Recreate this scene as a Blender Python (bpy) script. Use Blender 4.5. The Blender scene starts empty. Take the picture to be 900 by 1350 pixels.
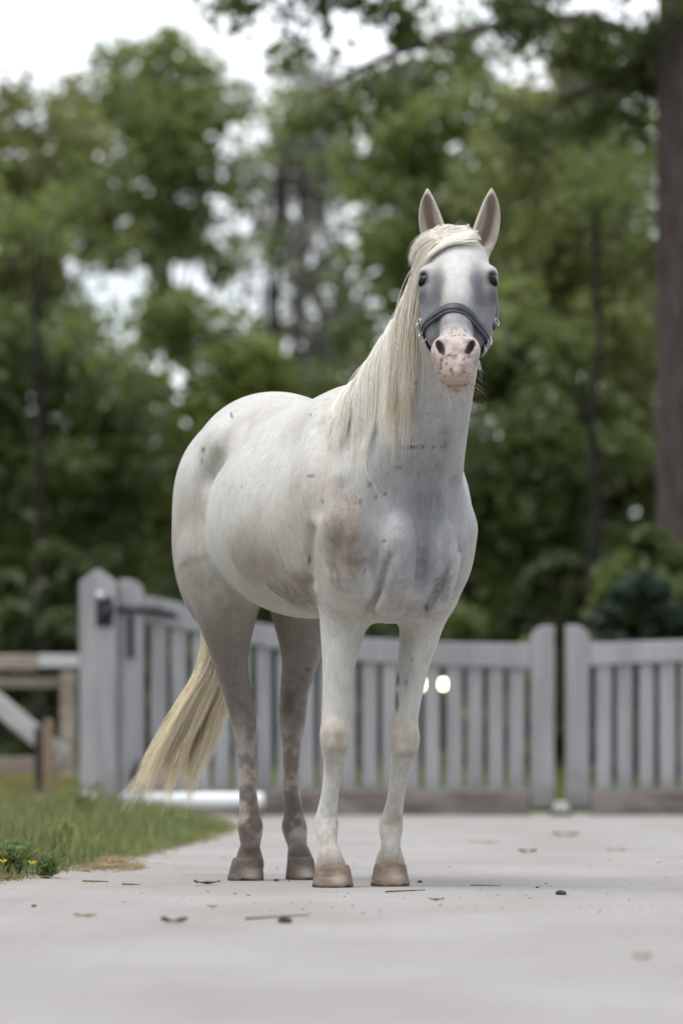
import bpy, bmesh, math, random
import numpy as np
from mathutils import Vector, Matrix
random.seed(7); rng = np.random.default_rng(7)
sc = bpy.context.scene
R = math.radians

# ---------------------------------------------------------------- camera
EYE = 0.418; FPX = 8100.0
cam_d = bpy.data.cameras.new('camera'); cam = bpy.data.objects.new('camera', cam_d)
sc.collection.objects.link(cam); sc.camera = cam
cam.location = (0, 0, EYE); cam.rotation_euler = (R(90), 0, 0)
cam_d.sensor_fit = 'VERTICAL'; cam_d.sensor_height = 36.0; cam_d.sensor_width = 24.0
cam_d.lens = FPX/1350*36.0
cam_d.shift_y = (982-675)/1350
cam_d.clip_start = 0.5; cam_d.clip_end = 3000
cam_d.dof.use_dof = True; cam_d.dof.focus_distance = 17.95
cam_d.dof.aperture_fstop = cam_d.lens/58.0
# ---------------------------------------------------------------- sky and sun
SUN_EL, SUN_AZ = R(68), R(-105)        # azimuth measured from +Y towards +X
w = bpy.data.worlds.new('World'); sc.world = w; w.use_nodes = True
nt = w.node_tree; nt.nodes.clear()
out = nt.nodes.new('ShaderNodeOutputWorld'); bg = nt.nodes.new('ShaderNodeBackground')
sky = nt.nodes.new('ShaderNodeTexSky'); sky.sky_type = 'NISHITA'; sky.sun_disc = False
sky.sun_elevation = SUN_EL; sky.sun_rotation = SUN_AZ
tc = nt.nodes.new('ShaderNodeTexCoord'); cn = nt.nodes.new('ShaderNodeTexNoise')
cn.inputs['Scale'].default_value = 9.0; cn.inputs['Detail'].default_value = 5
mp = nt.nodes.new('ShaderNodeMapping'); mp.inputs['Scale'].default_value = (1, 1, 2.2)
mp.inputs['Location'].default_value = (0.3, 0.1, 0.2)
rp = nt.nodes.new('ShaderNodeValToRGB')
rp.color_ramp.elements[0].position = 0.40; rp.color_ramp.elements[0].color = (0.30,)*3+(1,)
rp.color_ramp.elements[1].position = 0.55; rp.color_ramp.elements[1].color = (0.90,)*3+(1,)
mx = nt.nodes.new('ShaderNodeMix'); mx.data_type = 'RGBA'
mx.inputs['B'].default_value = (11.6, 11.9, 12.5, 1)
nt.links.new(tc.outputs['Generated'], mp.inputs['Vector']); nt.links.new(mp.outputs['Vector'], cn.inputs['Vector'])
nt.links.new(cn.outputs['Fac'], rp.inputs['Fac']); nt.links.new(rp.outputs['Color'], mx.inputs['Factor'])
nt.links.new(sky.outputs['Color'], mx.inputs['A']); nt.links.new(mx.outputs['Result'], bg.inputs['Color'])
bg.inputs['Strength'].default_value = 0.1
nt.links.new(bg.outputs['Background'], out.inputs['Surface'])
sun_d = bpy.data.lights.new('sun', 'SUN'); sun = bpy.data.objects.new('sun', sun_d)
sc.collection.objects.link(sun); sun_d.energy = 1.6; sun_d.angle = R(40); sun_d.color = (1, 0.95, 0.87)
sd = Vector((math.sin(SUN_AZ)*math.cos(SUN_EL), math.cos(SUN_AZ)*math.cos(SUN_EL), math.sin(SUN_EL)))
sun.rotation_euler = sd.to_track_quat('Z', 'Y').to_euler(); sun.location = sd*40
sc.view_settings.view_transform = 'Standard'; sc.view_settings.look = 'None'
sc.view_settings.exposure = 0.52; sc.view_settings.gamma = 1.0
sc.cycles.max_bounces = 14; sc.cycles.diffuse_bounces = 8; sc.cycles.transmission_bounces = 8

# ---------------------------------------------------------------- helpers
def at(px, py, d):                     # a pixel of the photograph at distance d -> a point of the place
    return Vector(((px-450)*d/FPX, d, EYE+(982-py)*d/FPX))

def srgb(r, g, b):
    f = lambda c: ((c/255+0.055)/1.055)**2.4 if c > 10 else c/255/12.92
    return (f(r), f(g), f(b))

def link(o, parent=None):
    sc.collection.objects.link(o)
    if parent is not None: o.parent = parent
    return o

def tag(o, label=None, cat=None, group=None, kind=None):
    if label: o['label'] = label
    if cat: o['category'] = cat
    if group: o['group'] = group
    if kind: o['kind'] = kind
    return o

def empty(name, loc, rz=0, **kw):
    o = bpy.data.objects.new(name, None); o.location = loc; o.rotation_euler = (0, 0, rz)
    o.empty_display_size = 0.1
    return tag(link(o), **kw)

def obj(name, me, mat, parent=None, loc=None):
    o = bpy.data.objects.new(name, me); link(o, parent)
    if mat is not None and not me.materials: me.materials.append(mat)
    if loc is not None: o.location = loc
    return o

def mesh_np(name, V, F, smooth=True, col=None, colname='tint'):   # F: (n,3) or (n,4) int array
    V = np.ascontiguousarray(V, dtype=np.float32); F = np.ascontiguousarray(F, dtype=np.int32)
    me = bpy.data.meshes.new(name); n, k = F.shape
    me.vertices.add(len(V)); me.vertices.foreach_set('co', V.ravel())
    me.loops.add(n*k); me.loops.foreach_set('vertex_index', F.ravel())
    me.polygons.add(n); me.polygons.foreach_set('loop_start', np.arange(0, n*k, k, dtype=np.int32))
    me.polygons.foreach_set('loop_total', np.full(n, k, dtype=np.int32))
    me.update(calc_edges=True); me.validate()
    me.polygons.foreach_set('use_smooth', np.full(len(me.polygons), smooth, dtype=bool))
    if col is not None:
        c = np.ones((len(V), 4), dtype=np.float32); c[:, :3] = col
        a = me.color_attributes.new(colname, 'FLOAT_COLOR', 'POINT'); a.data.foreach_set('color', c.ravel())
    return me

def bm_mesh(name, bm, smooth=False):
    me = bpy.data.meshes.new(name); bm.normal_update(); bm.to_mesh(me); bm.free()
    if smooth:
        for p in me.polygons: p.use_smooth = True
    return me

def bm_box(bm, x0, x1, y0, y1, z0, z1, bevel=0.004):
    r = bmesh.ops.create_cube(bm, size=1.0)
    for v in r['verts']:
        v.co = Vector((x0+(v.co.x+.5)*(x1-x0), y0+(v.co.y+.5)*(y1-y0), z0+(v.co.z+.5)*(z1-z0)))
    if bevel:
        es = list({e for v in r['verts'] for e in v.link_edges})
        bmesh.ops.bevel(bm, geom=es, offset=bevel, segments=1, affect='EDGES', profile=0.5)
    return bm

def box(name, mat, parent, x0, x1, y0, y1, z0, z1, bevel=0.004):
    return obj(name, bm_mesh(name, bm_box(bmesh.new(), x0, x1, y0, y1, z0, z1, bevel)), mat, parent)

def prism(name, mat, parent, outline, y0, y1, bevel=0.004):      # outline in x,z extruded along y
    bm = bmesh.new()
    a = [bm.verts.new((x, y0, z)) for x, z in outline]; b = [bm.verts.new((x, y1, z)) for x, z in outline]
    bm.faces.new(a); bm.faces.new(b[::-1])
    n = len(a)
    for i in range(n): bm.faces.new((a[i], b[i], b[(i+1) % n], a[(i+1) % n]))
    bmesh.ops.recalc_face_normals(bm, faces=bm.faces)
    if bevel:
        es = [e for e in bm.edges if e.calc_face_angle(0) > 0.6]
        bmesh.ops.bevel(bm, geom=es, offset=bevel, segments=1, affect='EDGES')
    return obj(name, bm_mesh(name, bm), mat, parent)

def tube_arrays(paths, radii, sides=6, cap=True):
    """paths: list of (n,3); radii: list of (n,) -> V, F quads"""
    Vs, Fs, off = [], [], 0
    ang = np.arange(sides)*2*np.pi/sides
    for P, r in zip(paths, radii):
        P = np.asarray(P, float); r = np.asarray(r, float); n = len(P)
        T = np.gradient(P, axis=0); T /= np.linalg.norm(T, axis=1)[:, None]+1e-9
        ref = np.array([0, 0, 1.0]) if abs(T[:, 2]).mean() < 0.8 else np.array([1.0, 0, 0])
        A = np.cross(T, ref); A /= np.linalg.norm(A, axis=1)[:, None]+1e-9
        B = np.cross(T, A)
        V = P[:, None, :]+r[:, None, None]*(np.cos(ang)[None, :, None]*A[:, None, :]+np.sin(ang)[None, :, None]*B[:, None, :])
        V = V.reshape(-1, 3)
        i = np.arange(n-1)[:, None]*sides; j = np.arange(sides)[None, :]; jn = (j+1) % sides
        F = np.stack([i+j, i+jn, i+sides+jn, i+sides+j], -1).reshape(-1, 4)+off
        Vs.append(V); Fs.append(F); off += len(V)
        if cap:
            for e in (0, n-1):
                Vs.append(P[e][None]); c = off; off += 1
                base = off-1-len(V) if e == 0 else off-2-len(V)
                base = c-len(V) if e == 0 else c-1-len(V)
                ring = base+e*sides+np.arange(sides)
                Fs.append(np.stack([ring, np.roll(ring, -1), np.full(sides, c), np.full(sides, c)], -1))
    V = np.concatenate(Vs)
    Q = np.concatenate(Fs)
    tri = Q[Q[:, 2] == Q[:, 3]][:, :3]; Q = Q[Q[:, 2] != Q[:, 3]]
    T3 = np.concatenate([Q[:, [0, 1, 2]], Q[:, [0, 2, 3]], tri])
    return V, T3

def tube(name, mat, parent, paths, radii, sides=8, smooth=True):
    V, F = tube_arrays(paths, radii, sides)
    me = mesh_np(name, V, F, smooth)
    bm = bmesh.new(); bm.from_mesh(me); bmesh.ops.recalc_face_normals(bm, faces=bm.faces); bm.to_mesh(me); bm.free()
    return obj(name, me, mat, parent)

def crom(P, n):                         # Catmull-Rom through rows of P, n samples in each span
    P = np.asarray(P, float); Q = np.vstack([2*P[0]-P[1], P, 2*P[-1]-P[-2]]); out = []
    t = np.linspace(0, 1, n, endpoint=False)[:, None]
    for i in range(len(P)-1):
        a, b, c, d = Q[i:i+4]
        out.append(0.5*((2*b)+(-a+c)*t+(2*a-5*b+4*c-d)*t*t+(-a+3*b-3*c+d)*t**3))
    out.append(P[-1:]); return np.vstack(out)

def hash3(i, j, k):
    h = (i*374761393+j*668265263+k*1274126177) & 0x7fffffff
    h = ((h ^ (h >> 13))*1274126177) & 0x7fffffff
    return ((h ^ (h >> 16)) & 0xffff)/65535.0
def vnoise(P):                          # smooth value noise, 0..1
    P = np.asarray(P, float); f = np.floor(P).astype(np.int64); t = P-f; t = t*t*(3-2*t); r = 0
    for a in (0, 1):
        for b in (0, 1):
            for c in (0, 1):
                wgt = (t[:, 0] if a else 1-t[:, 0])*(t[:, 1] if b else 1-t[:, 1])*(t[:, 2] if c else 1-t[:, 2])
                r = r+wgt*hash3(f[:, 0]+a, f[:, 1]+b, f[:, 2]+c)
    return r
def fbm(P, s, o=3):
    P = np.asarray(P, float)*s; r = 0; a = 0.5; n = 0
    for k in range(o): r = r+a*vnoise(P+17.3*k); n += a; a *= 0.5; P = P*2.03
    return r/n
def sstep(a, b, x): t = np.clip((x-a)/(b-a), 0, 1); return t*t*(3-2*t)

# ---------------------------------------------------------------- materials
def mat(name, col=(0.5, 0.5, 0.5), rough=0.7, col2=None, scale=8.0, stretch=(1, 1, 1), bump=0.0, bscale=None,
        attr=None, metal=0.0, transl=0.0, emit=0.0, low=0.35, high=0.65, detail=5, spec=0.3, sheen=0.0, var=0.0):
    m = bpy.data.materials.new(name); m.use_nodes = True; n = m.node_tree; N = n.nodes; b = N['Principled BSDF']
    b.inputs['Roughness'].default_value = rough; b.inputs['Metallic'].default_value = metal
    b.inputs['Specular IOR Level'].default_value = spec
    b.inputs['Base Color'].default_value = (*col, 1)
    if sheen: b.inputs['Sheen Weight'].default_value = sheen
    tc = N.new('ShaderNodeTexCoord'); mp = N.new('ShaderNodeMapping'); mp.inputs['Scale'].default_value = stretch
    n.links.new(tc.outputs['Object'], mp.inputs['Vector'])
    nz = N.new('ShaderNodeTexNoise'); nz.inputs['Scale'].default_value = scale; nz.inputs['Detail'].default_value = detail
    n.links.new(mp.outputs['Vector'], nz.inputs['Vector'])
    csock = None
    if attr:
        at_ = N.new('ShaderNodeAttribute'); at_.attribute_name = attr; csock = at_.outputs['Color']
    if col2 is not None:
        rp = N.new('ShaderNodeValToRGB'); e = rp.color_ramp.elements
        e[0].position = low; e[0].color = (*col, 1); e[1].position = high; e[1].color = (*col2, 1)
        n.links.new(nz.outputs['Fac'], rp.inputs['Fac'])
        if csock is not None:
            mm = N.new('ShaderNodeMix'); mm.data_type = 'RGBA'; mm.blend_type = 'MULTIPLY'; mm.inputs['Factor'].default_value = 1
            n.links.new(csock, mm.inputs['A']); n.links.new(rp.outputs['Color'], mm.inputs['B']); csock = mm.outputs['Result']
        else: csock = rp.outputs['Color']
    if var:
        oi = N.new('ShaderNodeObjectInfo'); mr = N.new('ShaderNodeMapRange')
        mr.inputs['To Min'].default_value = 1-var; mr.inputs['To Max'].default_value = 1+var
        n.links.new(oi.outputs['Random'], mr.inputs['Value'])
        hs = N.new('ShaderNodeHueSaturation'); n.links.new(mr.outputs['Result'], hs.inputs['Value'])
        if csock is not None: n.links.new(csock, hs.inputs['Color'])
        else: hs.inputs['Color'].default_value = (*col, 1)
        csock = hs.outputs['Color']
    if csock is not None: n.links.new(csock, b.inputs['Base Color'])
    if bump:
        nb = N.new('ShaderNodeTexNoise'); nb.inputs['Scale'].default_value = bscale or scale*4; nb.inputs['Detail'].default_value = 6
        n.links.new(mp.outputs['Vector'], nb.inputs['Vector'])
        bp = N.new('ShaderNodeBump'); bp.inputs['Strength'].default_value = bump; bp.inputs['Distance'].default_value = 0.01
        n.links.new(nb.outputs['Fac'], bp.inputs['Height']); n.links.new(bp.outputs['Normal'], b.inputs['Normal'])
    if emit:
        b.inputs['Emission Color'].default_value = (*col, 1); b.inputs['Emission Strength'].default_value = emit
    if transl:
        tr = N.new('ShaderNodeBsdfTranslucent'); ms = N.new('ShaderNodeMixShader'); ms.inputs['Fac'].default_value = transl
        if csock is not None: n.links.new(csock, tr.inputs['Color'])
        else: tr.inputs['Color'].default_value = (*col, 1)
        n.links.new(b.outputs['BSDF'], ms.inputs[1]); n.links.new(tr.outputs['BSDF'], ms.inputs[2])
        n.links.new(ms.outputs['Shader'], N['Material Output'].inputs['Surface'])
    return m

M = {}
M['ground'] = mat('ground_soil', (0.05, 0.065, 0.022), 0.95, (0.085, 0.10, 0.035), 3.0, bump=0.3)
M['road'] = mat('joint_sand', (0.265, 0.25, 0.232), 0.95, (0.32, 0.304, 0.286), 6.0, bump=0.2)
M['paver'] = mat('concrete_paver', (0.262, 0.247, 0.231), 0.85, (0.316, 0.301, 0.285), 1.6, bump=0.12, bscale=90, var=0.012, spec=0.25)
for q in [n_ for n_ in M['paver'].node_tree.nodes if n_.type == 'TEX_COORD']:      # stains run across the pavers
    gp = M['paver'].node_tree.nodes.new('ShaderNodeNewGeometry'); mp_ = [n_ for n_ in M['paver'].node_tree.nodes if n_.type == 'MAPPING'][0]; M['paver'].node_tree.links.new(gp.outputs['Position'], mp_.inputs['Vector']); mp_.inputs['Scale'].default_value = (1, .35, 1)
M['verge'] = mat('verge_soil', (0.10, 0.085, 0.05), 0.95, (0.16, 0.14, 0.08), 12.0, bump=0.4)
M['grass'] = mat('grass_blade', (1, 1, 1), 0.6, attr='tint', transl=0.35, spec=0.2)
M['leaf'] = mat('tree_leaf', (1, 1, 1), 0.33, attr='tint', transl=0.5, spec=0.45)
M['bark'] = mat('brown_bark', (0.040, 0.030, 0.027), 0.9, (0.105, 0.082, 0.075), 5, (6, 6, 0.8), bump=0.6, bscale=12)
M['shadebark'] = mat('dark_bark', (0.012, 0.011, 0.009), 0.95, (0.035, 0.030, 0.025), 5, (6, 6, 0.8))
M['greybark'] = mat('grey_bark', (0.07, 0.066, 0.06), 0.9, (0.16, 0.15, 0.135), 5, (5, 5, 1), bump=0.4, bscale=12)
M['paint'] = mat('grey_white_paint', (0.275, 0.272, 0.280), 0.6, (0.36, 0.357, 0.364), 3.0, (5, 5, 0.7), bump=0.15, bscale=20, var=0.11)
M['sill'] = mat('dirty_base_board', (0.12, 0.10, 0.09), 0.8, (0.25, 0.22, 0.20), 4.0, (1, 1, 3), bump=0.2)
M['iron'] = mat('black_iron', (0.016, 0.017, 0.024), 0.45, spec=0.5)
M['galv'] = mat('galvanised_steel', (0.55, 0.56, 0.58), 0.35, metal=0.9)
M['rail'] = mat('weathered_rail', (0.26, 0.21, 0.17), 0.85, (0.40, 0.34, 0.29), 5, (1, 4, 4), bump=0.3)
M['palerail'] = mat('bleached_rail', (0.42, 0.41, 0.40), 0.8, (0.58, 0.57, 0.56), 5, (1, 4, 4), bump=0.2)
M['stake'] = mat('brown_stake', (0.28, 0.20, 0.14), 0.85, (0.38, 0.28, 0.20), 6, (4, 4, 1), bump=0.3)
M['moss'] = mat('mossy_board', (0.20, 0.19, 0.06), 0.9, (0.32, 0.28, 0.11), 6, bump=0.3)
M['polewhite'] = mat('white_pole_paint', (0.80, 0.82, 0.85), 0.35, (0.86, 0.87, 0.88), 4, spec=0.5)
M['polegrey'] = mat('grey_pole_paint', (0.23, 0.26, 0.32), 0.45, (0.28, 0.31, 0.37), 4, spec=0.4)
M['hoof'] = mat('hoof_horn', (1, 1, 1), 0.65, (0.8, 0.8, 0.8), 14, (1, 1, 3), attr='tint', bump=0.35, bscale=30)
M['coat'] = mat('horse_coat', (1, 1, 1), 0.58, (0.86, 0.855, 0.84), 60, (1, 1, .3), attr='tint', bump=0.30, bscale=190, spec=0.32, sheen=0.15, low=.3, high=.7)
M['hair'] = mat('horse_hair', (1, 1, 1), 0.5, attr='tint', spec=0.2)
M['eye'] = mat('dark_eye', (0.010, 0.008, 0.007), 0.04, spec=0.18)
M['leather'] = mat('dark_leather', (0.022, 0.023, 0.028), 0.42, (0.04, 0.042, 0.048), 40, bump=0.2, bscale=200, spec=0.5)
M['padding'] = mat('grey_padding', (0.06, 0.063, 0.075), 0.55, (0.09, 0.094, 0.108), 40, bump=0.2, bscale=200, spec=0.4)
M['steel'] = mat('bright_steel', (0.50, 0.50, 0.51), 0.25, metal=1.0)
M['lamp'] = mat('lit_lamp', (1.0, 0.80, 0.55), 0.4, emit=10.0)
M['straw'] = mat('dry_straw', (0.50, 0.38, 0.20), 0.8, (0.62, 0.50, 0.30), 20)
M['deadleaf'] = mat('dead_leaf', (0.14, 0.09, 0.045), 0.8, (0.26, 0.18, 0.09), 30, bump=0.4)
M['paleleaf'] = mat('pale_dead_leaf', (0.34, 0.26, 0.16), 0.8, (0.45, 0.36, 0.24), 30, bump=0.4)
M['dung'] = mat('dark_clod', (0.035, 0.028, 0.022), 0.9, (0.08, 0.06, 0.045), 40, bump=0.6)
M['petal'] = mat('yellow_petal', (0.80, 0.62, 0.02), 0.5)
M['stone'] = mat('pale_stone', (0.40, 0.39, 0.37), 0.8, (0.55, 0.54, 0.52), 12, bump=0.3)
def splash(m, col, z0, z1, amount):
    n = m.node_tree; N = n.nodes; b = N['Principled BSDF']; src = b.inputs['Base Color'].links[0].from_socket
    tc = N.new('ShaderNodeTexCoord'); sx = N.new('ShaderNodeSeparateXYZ'); n.links.new(tc.outputs['Object'], sx.inputs['Vector'])
    nz = N.new('ShaderNodeTexNoise'); nz.inputs['Scale'].default_value = 9; nz.inputs['Detail'].default_value = 6; n.links.new(tc.outputs['Object'], nz.inputs['Vector'])
    ad = N.new('ShaderNodeMath'); ad.operation = 'MULTIPLY_ADD'; ad.inputs[1].default_value = .35; n.links.new(nz.outputs['Fac'], ad.inputs[0]); n.links.new(sx.outputs['Z'], ad.inputs[2])
    mr = N.new('ShaderNodeMapRange'); mr.inputs['From Min'].default_value = z1; mr.inputs['From Max'].default_value = z0; mr.inputs['To Max'].default_value = amount; n.links.new(ad.outputs['Value'], mr.inputs['Value'])
    mx = N.new('ShaderNodeMix'); mx.data_type = 'RGBA'; n.links.new(mr.outputs['Result'], mx.inputs['Factor']); n.links.new(src, mx.inputs['A']); mx.inputs['B'].default_value = (*col, 1); n.links.new(mx.outputs['Result'], b.inputs['Base Color'])
splash(M['paint'], (.15, .135, .115), .20, .42, .8)
# ---------------------------------------------------------------- ground, paving, verge
o = obj('ground', mesh_np('ground', np.array([(-900,-60,-.035),(900,-60,-.035),(900,1800,-.035),(-900,1800,-.035)]), np.array([[0,1,2,3]])), M['ground']); tag(o, kind='structure')
EDGE = np.array([(-2.6, -2), (-1.62, 9), (-1.27, 15), (-1.05, 18.6), (-0.90, 20.6), (-0.765, 22.9), (-0.64, 26), (-0.555, 28.8), (-0.57, 31.0), (-0.72, 33.0), (-0.95, 34.6), (-1.05, 35.6), (-1.06, 37.5)])
def edge_x(y): return np.interp(y, EDGE[:, 1], EDGE[:, 0])
road = obj('paving', mesh_np('paving', np.array([(-4, -4, -.0004), (7, -4, -.0004), (7, 37.7, -.0004), (-4, 37.7, -.0004)]), np.array([[0, 1, 2, 3]])), M['road']); tag(road, kind='structure')
# pavers: the nearest 300 singly, the rest joined
def paver_mesh(w, l):
    bm = bmesh.new(); bm_box(bm, -w/2, w/2, -l/2, l/2, -.010, 0.0, 0)
    top = [e for e in bm.edges if all(v.co.z > -.001 for v in e.verts)]
    bmesh.ops.bevel(bm, geom=top, offset=.00015, segments=1, affect='EDGES'); return bm_mesh('paver', bm)
PW, PL = 0.105, 0.21
pm_ = paver_mesh(PW-.0007, PL-.0007); pm_.materials.append(M['paver'])
spots = []
for c in range(-18, 34):
    for r in range(24, 180):
        x = c*PW+.04; y = r*PL+(PL/2 if c % 2 else 0)
        if y < 5.5 or y > 37.5 or x < edge_x(y)-.12: continue
        if abs(x) > y*.0585+.16: continue
        spots.append((x, y))
seen = sorted([p for p in spots if abs(p[0]) < p[1]*.0556-.0 and p[1] > 9.25], key=lambda p: p[1])[:300]
sset = set(seen)
for k, (x, y) in enumerate(seen):
    o = bpy.data.objects.new('paver', pm_); link(o, road); o.location = (x, y, random.uniform(-.00015, .0001)); o.rotation_euler = (random.uniform(-.0004, .0004), random.uniform(-.0004, .0004), random.uniform(-.003, .003))
pv = np.array([v.co[:] for v in pm_.vertices]); pf = []
for p in pm_.polygons:
    v = list(p.vertices)
    for q in range(1, len(v)-1): pf.append((v[0], v[q], v[q+1]))
pf = np.array(pf); rest = np.array([p for p in spots if p not in sset])
zz = np.zeros((len(rest), 1, 3)); zz[:, 0, :2] = rest; zz[:, 0, 2] = rng.uniform(-.00015, .0001, len(rest))
V = (pv[None]+zz).reshape(-1, 3); F = (pf[None]+np.arange(len(rest))[:, None, None]*len(pv)).reshape(-1, 3)
tone = np.repeat(rng.uniform(.93, 1.05, (len(rest), 1))*np.ones((1, 3)), len(pv), 0)
o = obj('pavers', mesh_np('pavers', V, F, False), M['paver'], road); tag(o, kind='stuff')

# verge: soil bank with grass
ys = np.concatenate([np.linspace(5, 14, 10), np.linspace(14.5, 37.5, 70)]); us = np.array([0, .04, .1, .2, .4, .8, 1.6, 4])
VV = []
for y in ys:
    for u in us:
        x = edge_x(y)-u+(.03*math.sin(y*3.1)+.02*math.sin(y*7.7) if u < .3 else 0)
        VV.append((x, y, -.006+.055*(1-math.exp(-u/.35))+.012*math.sin(x*9+y*4)*(u > .05)))
nu = len(us); FF = [(i*nu+j, i*nu+j+1, (i+1)*nu+j+1, (i+1)*nu+j) for i in range(len(ys)-1) for j in range(nu-1)]
verge = obj('verge', mesh_np('verge', np.array(VV), np.array(FF)[:, ::-1]), M['verge']); tag(verge, kind='structure')
def verge_z(x, y):
    u = np.maximum(edge_x(y)-x, 0); return -.006+.055*(1-np.exp(-u/.35))
def blades(x, y, z, h, wd, cols, lean=.35, seg=3):
    n = len(x); t = np.linspace(0, 1, seg+1); a = rng.uniform(0, 2*np.pi, n); L = rng.uniform(.1, 1, n)*lean*h
    dx, dy = np.cos(a), np.sin(a); b = a+rng.uniform(.8, 2.3, n); bx, by = np.cos(b), np.sin(b)
    cx = x[:, None]+(L*dx)[:, None]*t**2; cy = y[:, None]+(L*dy)[:, None]*t**2; cz = z[:, None]+h[:, None]*(t-.18*t**2*(L/h)[:, None]*2)
    ww = wd[:, None]*(1-t**1.6*.93)*.5
    V = np.stack([np.stack([cx-ww*bx[:, None], cy-ww*by[:, None], cz], -1), np.stack([cx+ww*bx[:, None], cy+ww*by[:, None], cz], -1)], 2).reshape(-1, 3)
    i = (np.arange(n)[:, None]*(seg+1)+np.arange(seg)[None])*2
    F = np.stack([i, i+1, i+3, i+2], -1).reshape(-1, 4); c = np.repeat(cols, (seg+1)*2, axis=0)
    return V, F, c
def gtint(n, dry=.12):
    a = np.array((.085, .120, .040)); b = np.array((.210, .260, .090)); t = rng.uniform(0, 1, (n, 1)); c = a*(1-t)+b*t
    m = rng.uniform(size=n) < dry; c[m] = np.array((.30, .25, .12))*rng.uniform(.7, 1.2, (m.sum(), 1)); return c
n = 60000; y = 15.5+rng.uniform(0, 1, n)**.9*21.8; u = rng.uniform(0, 1, n)**1.35*2.1
x = edge_x(y)-u+rng.normal(0, .025, n); patch = fbm(np.stack([x, y*.6, 0*x], 1), 2.2, 3)
keep_ = (patch+rng.uniform(-.12, .12, n) > .33) | (u > .5); x, y, u, patch = x[keep_], y[keep_], u[keep_], patch[keep_]; n = len(x)
h = (.04+.10*rng.uniform(0, 1, n)**1.5)*(.45+1.25*patch)*(.45+.55*np.clip(u/.25, 0, 1))*(1-.25*np.clip((y-27)/6, 0, 1))
gc = gtint(n, .16)*(.75+.65*fbm(np.stack([x*2.5, y, 0*x], 1), 1.3, 2))[:, None]; tall = rng.uniform(size=n) < .035; h[tall] *= 1.9; gc[tall] = np.array((.26, .25, .12))*rng.uniform(.7, 1.2, (tall.sum(), 1))
V, F, c = blades(x, y, verge_z(x, y)-.004, h, rng.uniform(.004, .008, n), gc, .6)
o = obj('grass', mesh_np('grass', V, F, True, c), M['grass']); tag(o, kind='stuff')
# meadow beyond the gate
n = 26000; y = 38.4+rng.uniform(0, 1, n)**1.2*26; x = rng.uniform(-1, 1, n)*(y*.062+.5)
V, F, c = blades(x, y, np.full(n, -.035), rng.uniform(.08, .30, n)*(1+.02*(y-38)), rng.uniform(.010, .022, n), gtint(n, .10)*np.array((1.0, 1.0, .8)), .6)
o = obj('meadow_grass', mesh_np('meadow_grass', V, F, True, c), M['grass']); tag(o, kind='stuff')

# ---------------------------------------------------------------- gate (plane y = 36.4)
GY = 36.4; K = GY/FPX
gx_ = lambda px: (px-450)*K
gz_ = lambda py: EYE+(982-py)*K
post = empty('gate_post', (gx_(130), GY, 0), label='tall grey gate post with pointed top beside the hinge end of the gate', cat='post')
def local(parent, *objs):
    for q in objs: q.location = Vector(q.location)-Vector(parent.location)
pts = [(gx_(106), -.02), (gx_(155), -.02), (gx_(155), gz_(768)), (gx_(130), gz_(750)), (gx_(106), gz_(768))]
q = prism('shaft', M['paint'], post, pts, GY-.11, GY+.11, .008); local(post, q)
q = tube('hinge_pin', M['iron'], post, [[(gx_(138), GY-.12, gz_(822)), (gx_(138), GY-.15, gz_(815)), (gx_(141), GY-.155, gz_(806)), (gx_(152), GY-.13, gz_(805))]], [[.022, .026, .024, .018]], 8); local(post, q)
q = box('hinge_plate', M['iron'], post, gx_(128), gx_(150), GY-.122, GY-.108, gz_(826), gz_(788)); local(post, q)
q = tube('bolt_head', M['galv'], post, [[(gx_(134), GY-.12, gz_(787)), (gx_(134), GY-.15, gz_(787))]], [[.030, .024]], 10); local(post, q)

def stile(parent, x0, x1, ztop, round_right, z0=.045):
    wd = x1-x0; r = wd*.62; pts = [(x0, z0), (x1, z0)]
    arc = [(x0+wd*(.34+.66*math.sin(a)), ztop-r*(1-math.cos(a))) for a in np.linspace(R(88), R(0), 9)]+[(x0, ztop-.002)]
    if round_right: pts = [(x0, z0), (x1, z0)]+arc
    else: pts = [(x1-(p[0]-x0), p[1]) for p in ([(x0, z0), (x1, z0)]+arc)][::-1]
    return prism('stile', M['paint'], parent, pts, GY-.045, GY+.045, .006)
def leaf_gate(origin_px, label, sx, arcs_top, arcs_bot, pales, x0, x1):
    g = empty('gate_leaf', (gx_(origin_px), GY, 0), label=label, cat='gate', group=None)
    xs = np.linspace(x0, x1, 25); top = np.interp(xs, *arcs_top); bot = np.interp(xs, *arcs_bot)
    outl = [(gx_(a), gz_(b)) for a, b in zip(xs, bot)]+[(gx_(a), gz_(b)) for a, b in zip(xs[::-1], top[::-1])]
    rail = prism('top_rail', M['paint'], g, outl, GY-.038, GY+.038, .006); local(g, rail)
    b = box('base_board', M['sill'], g, gx_(x0), gx_(x1), GY-.040, GY+.040, gz_(1077), gz_(1045), .008); local(g, b)
    b = box('base_ledge', M['paint'], g, gx_(x0), gx_(x1), GY-.030, GY+.030, gz_(1044.5), gz_(1040), .003); local(g, b)
    for px in pales:
        zt = gz_(np.interp(px, *arcs_bot))-.002; zb = gz_(1040)+.002; half = 10.3*K+random.uniform(-.002, .002); dx = random.uniform(-.003, .003)
        p = box('pale', M['paint'], g, gx_(px)-half+dx, gx_(px)+half+dx, GY-.018+random.uniform(-.003, .003), GY+.014, zb, zt, .004); local(g, p)
    return g
TOP = ([190, 225, 265, 310, 340, 400, 480, 560, 700], [786, 792, 803, 816, 822, 832, 841, 846, 849]); BOT = ([190, 225, 265, 310, 340, 400, 480, 560, 700], [821, 826, 835, 846, 851, 862, 873, 878, 881])
g1 = leaf_gate(172, 'left leaf of the white paling gate, its curved top rail rising to the hinge post', 1, TOP, BOT, [209+27.76*k for k in range(18)], 190.5, 698.5)
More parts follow.
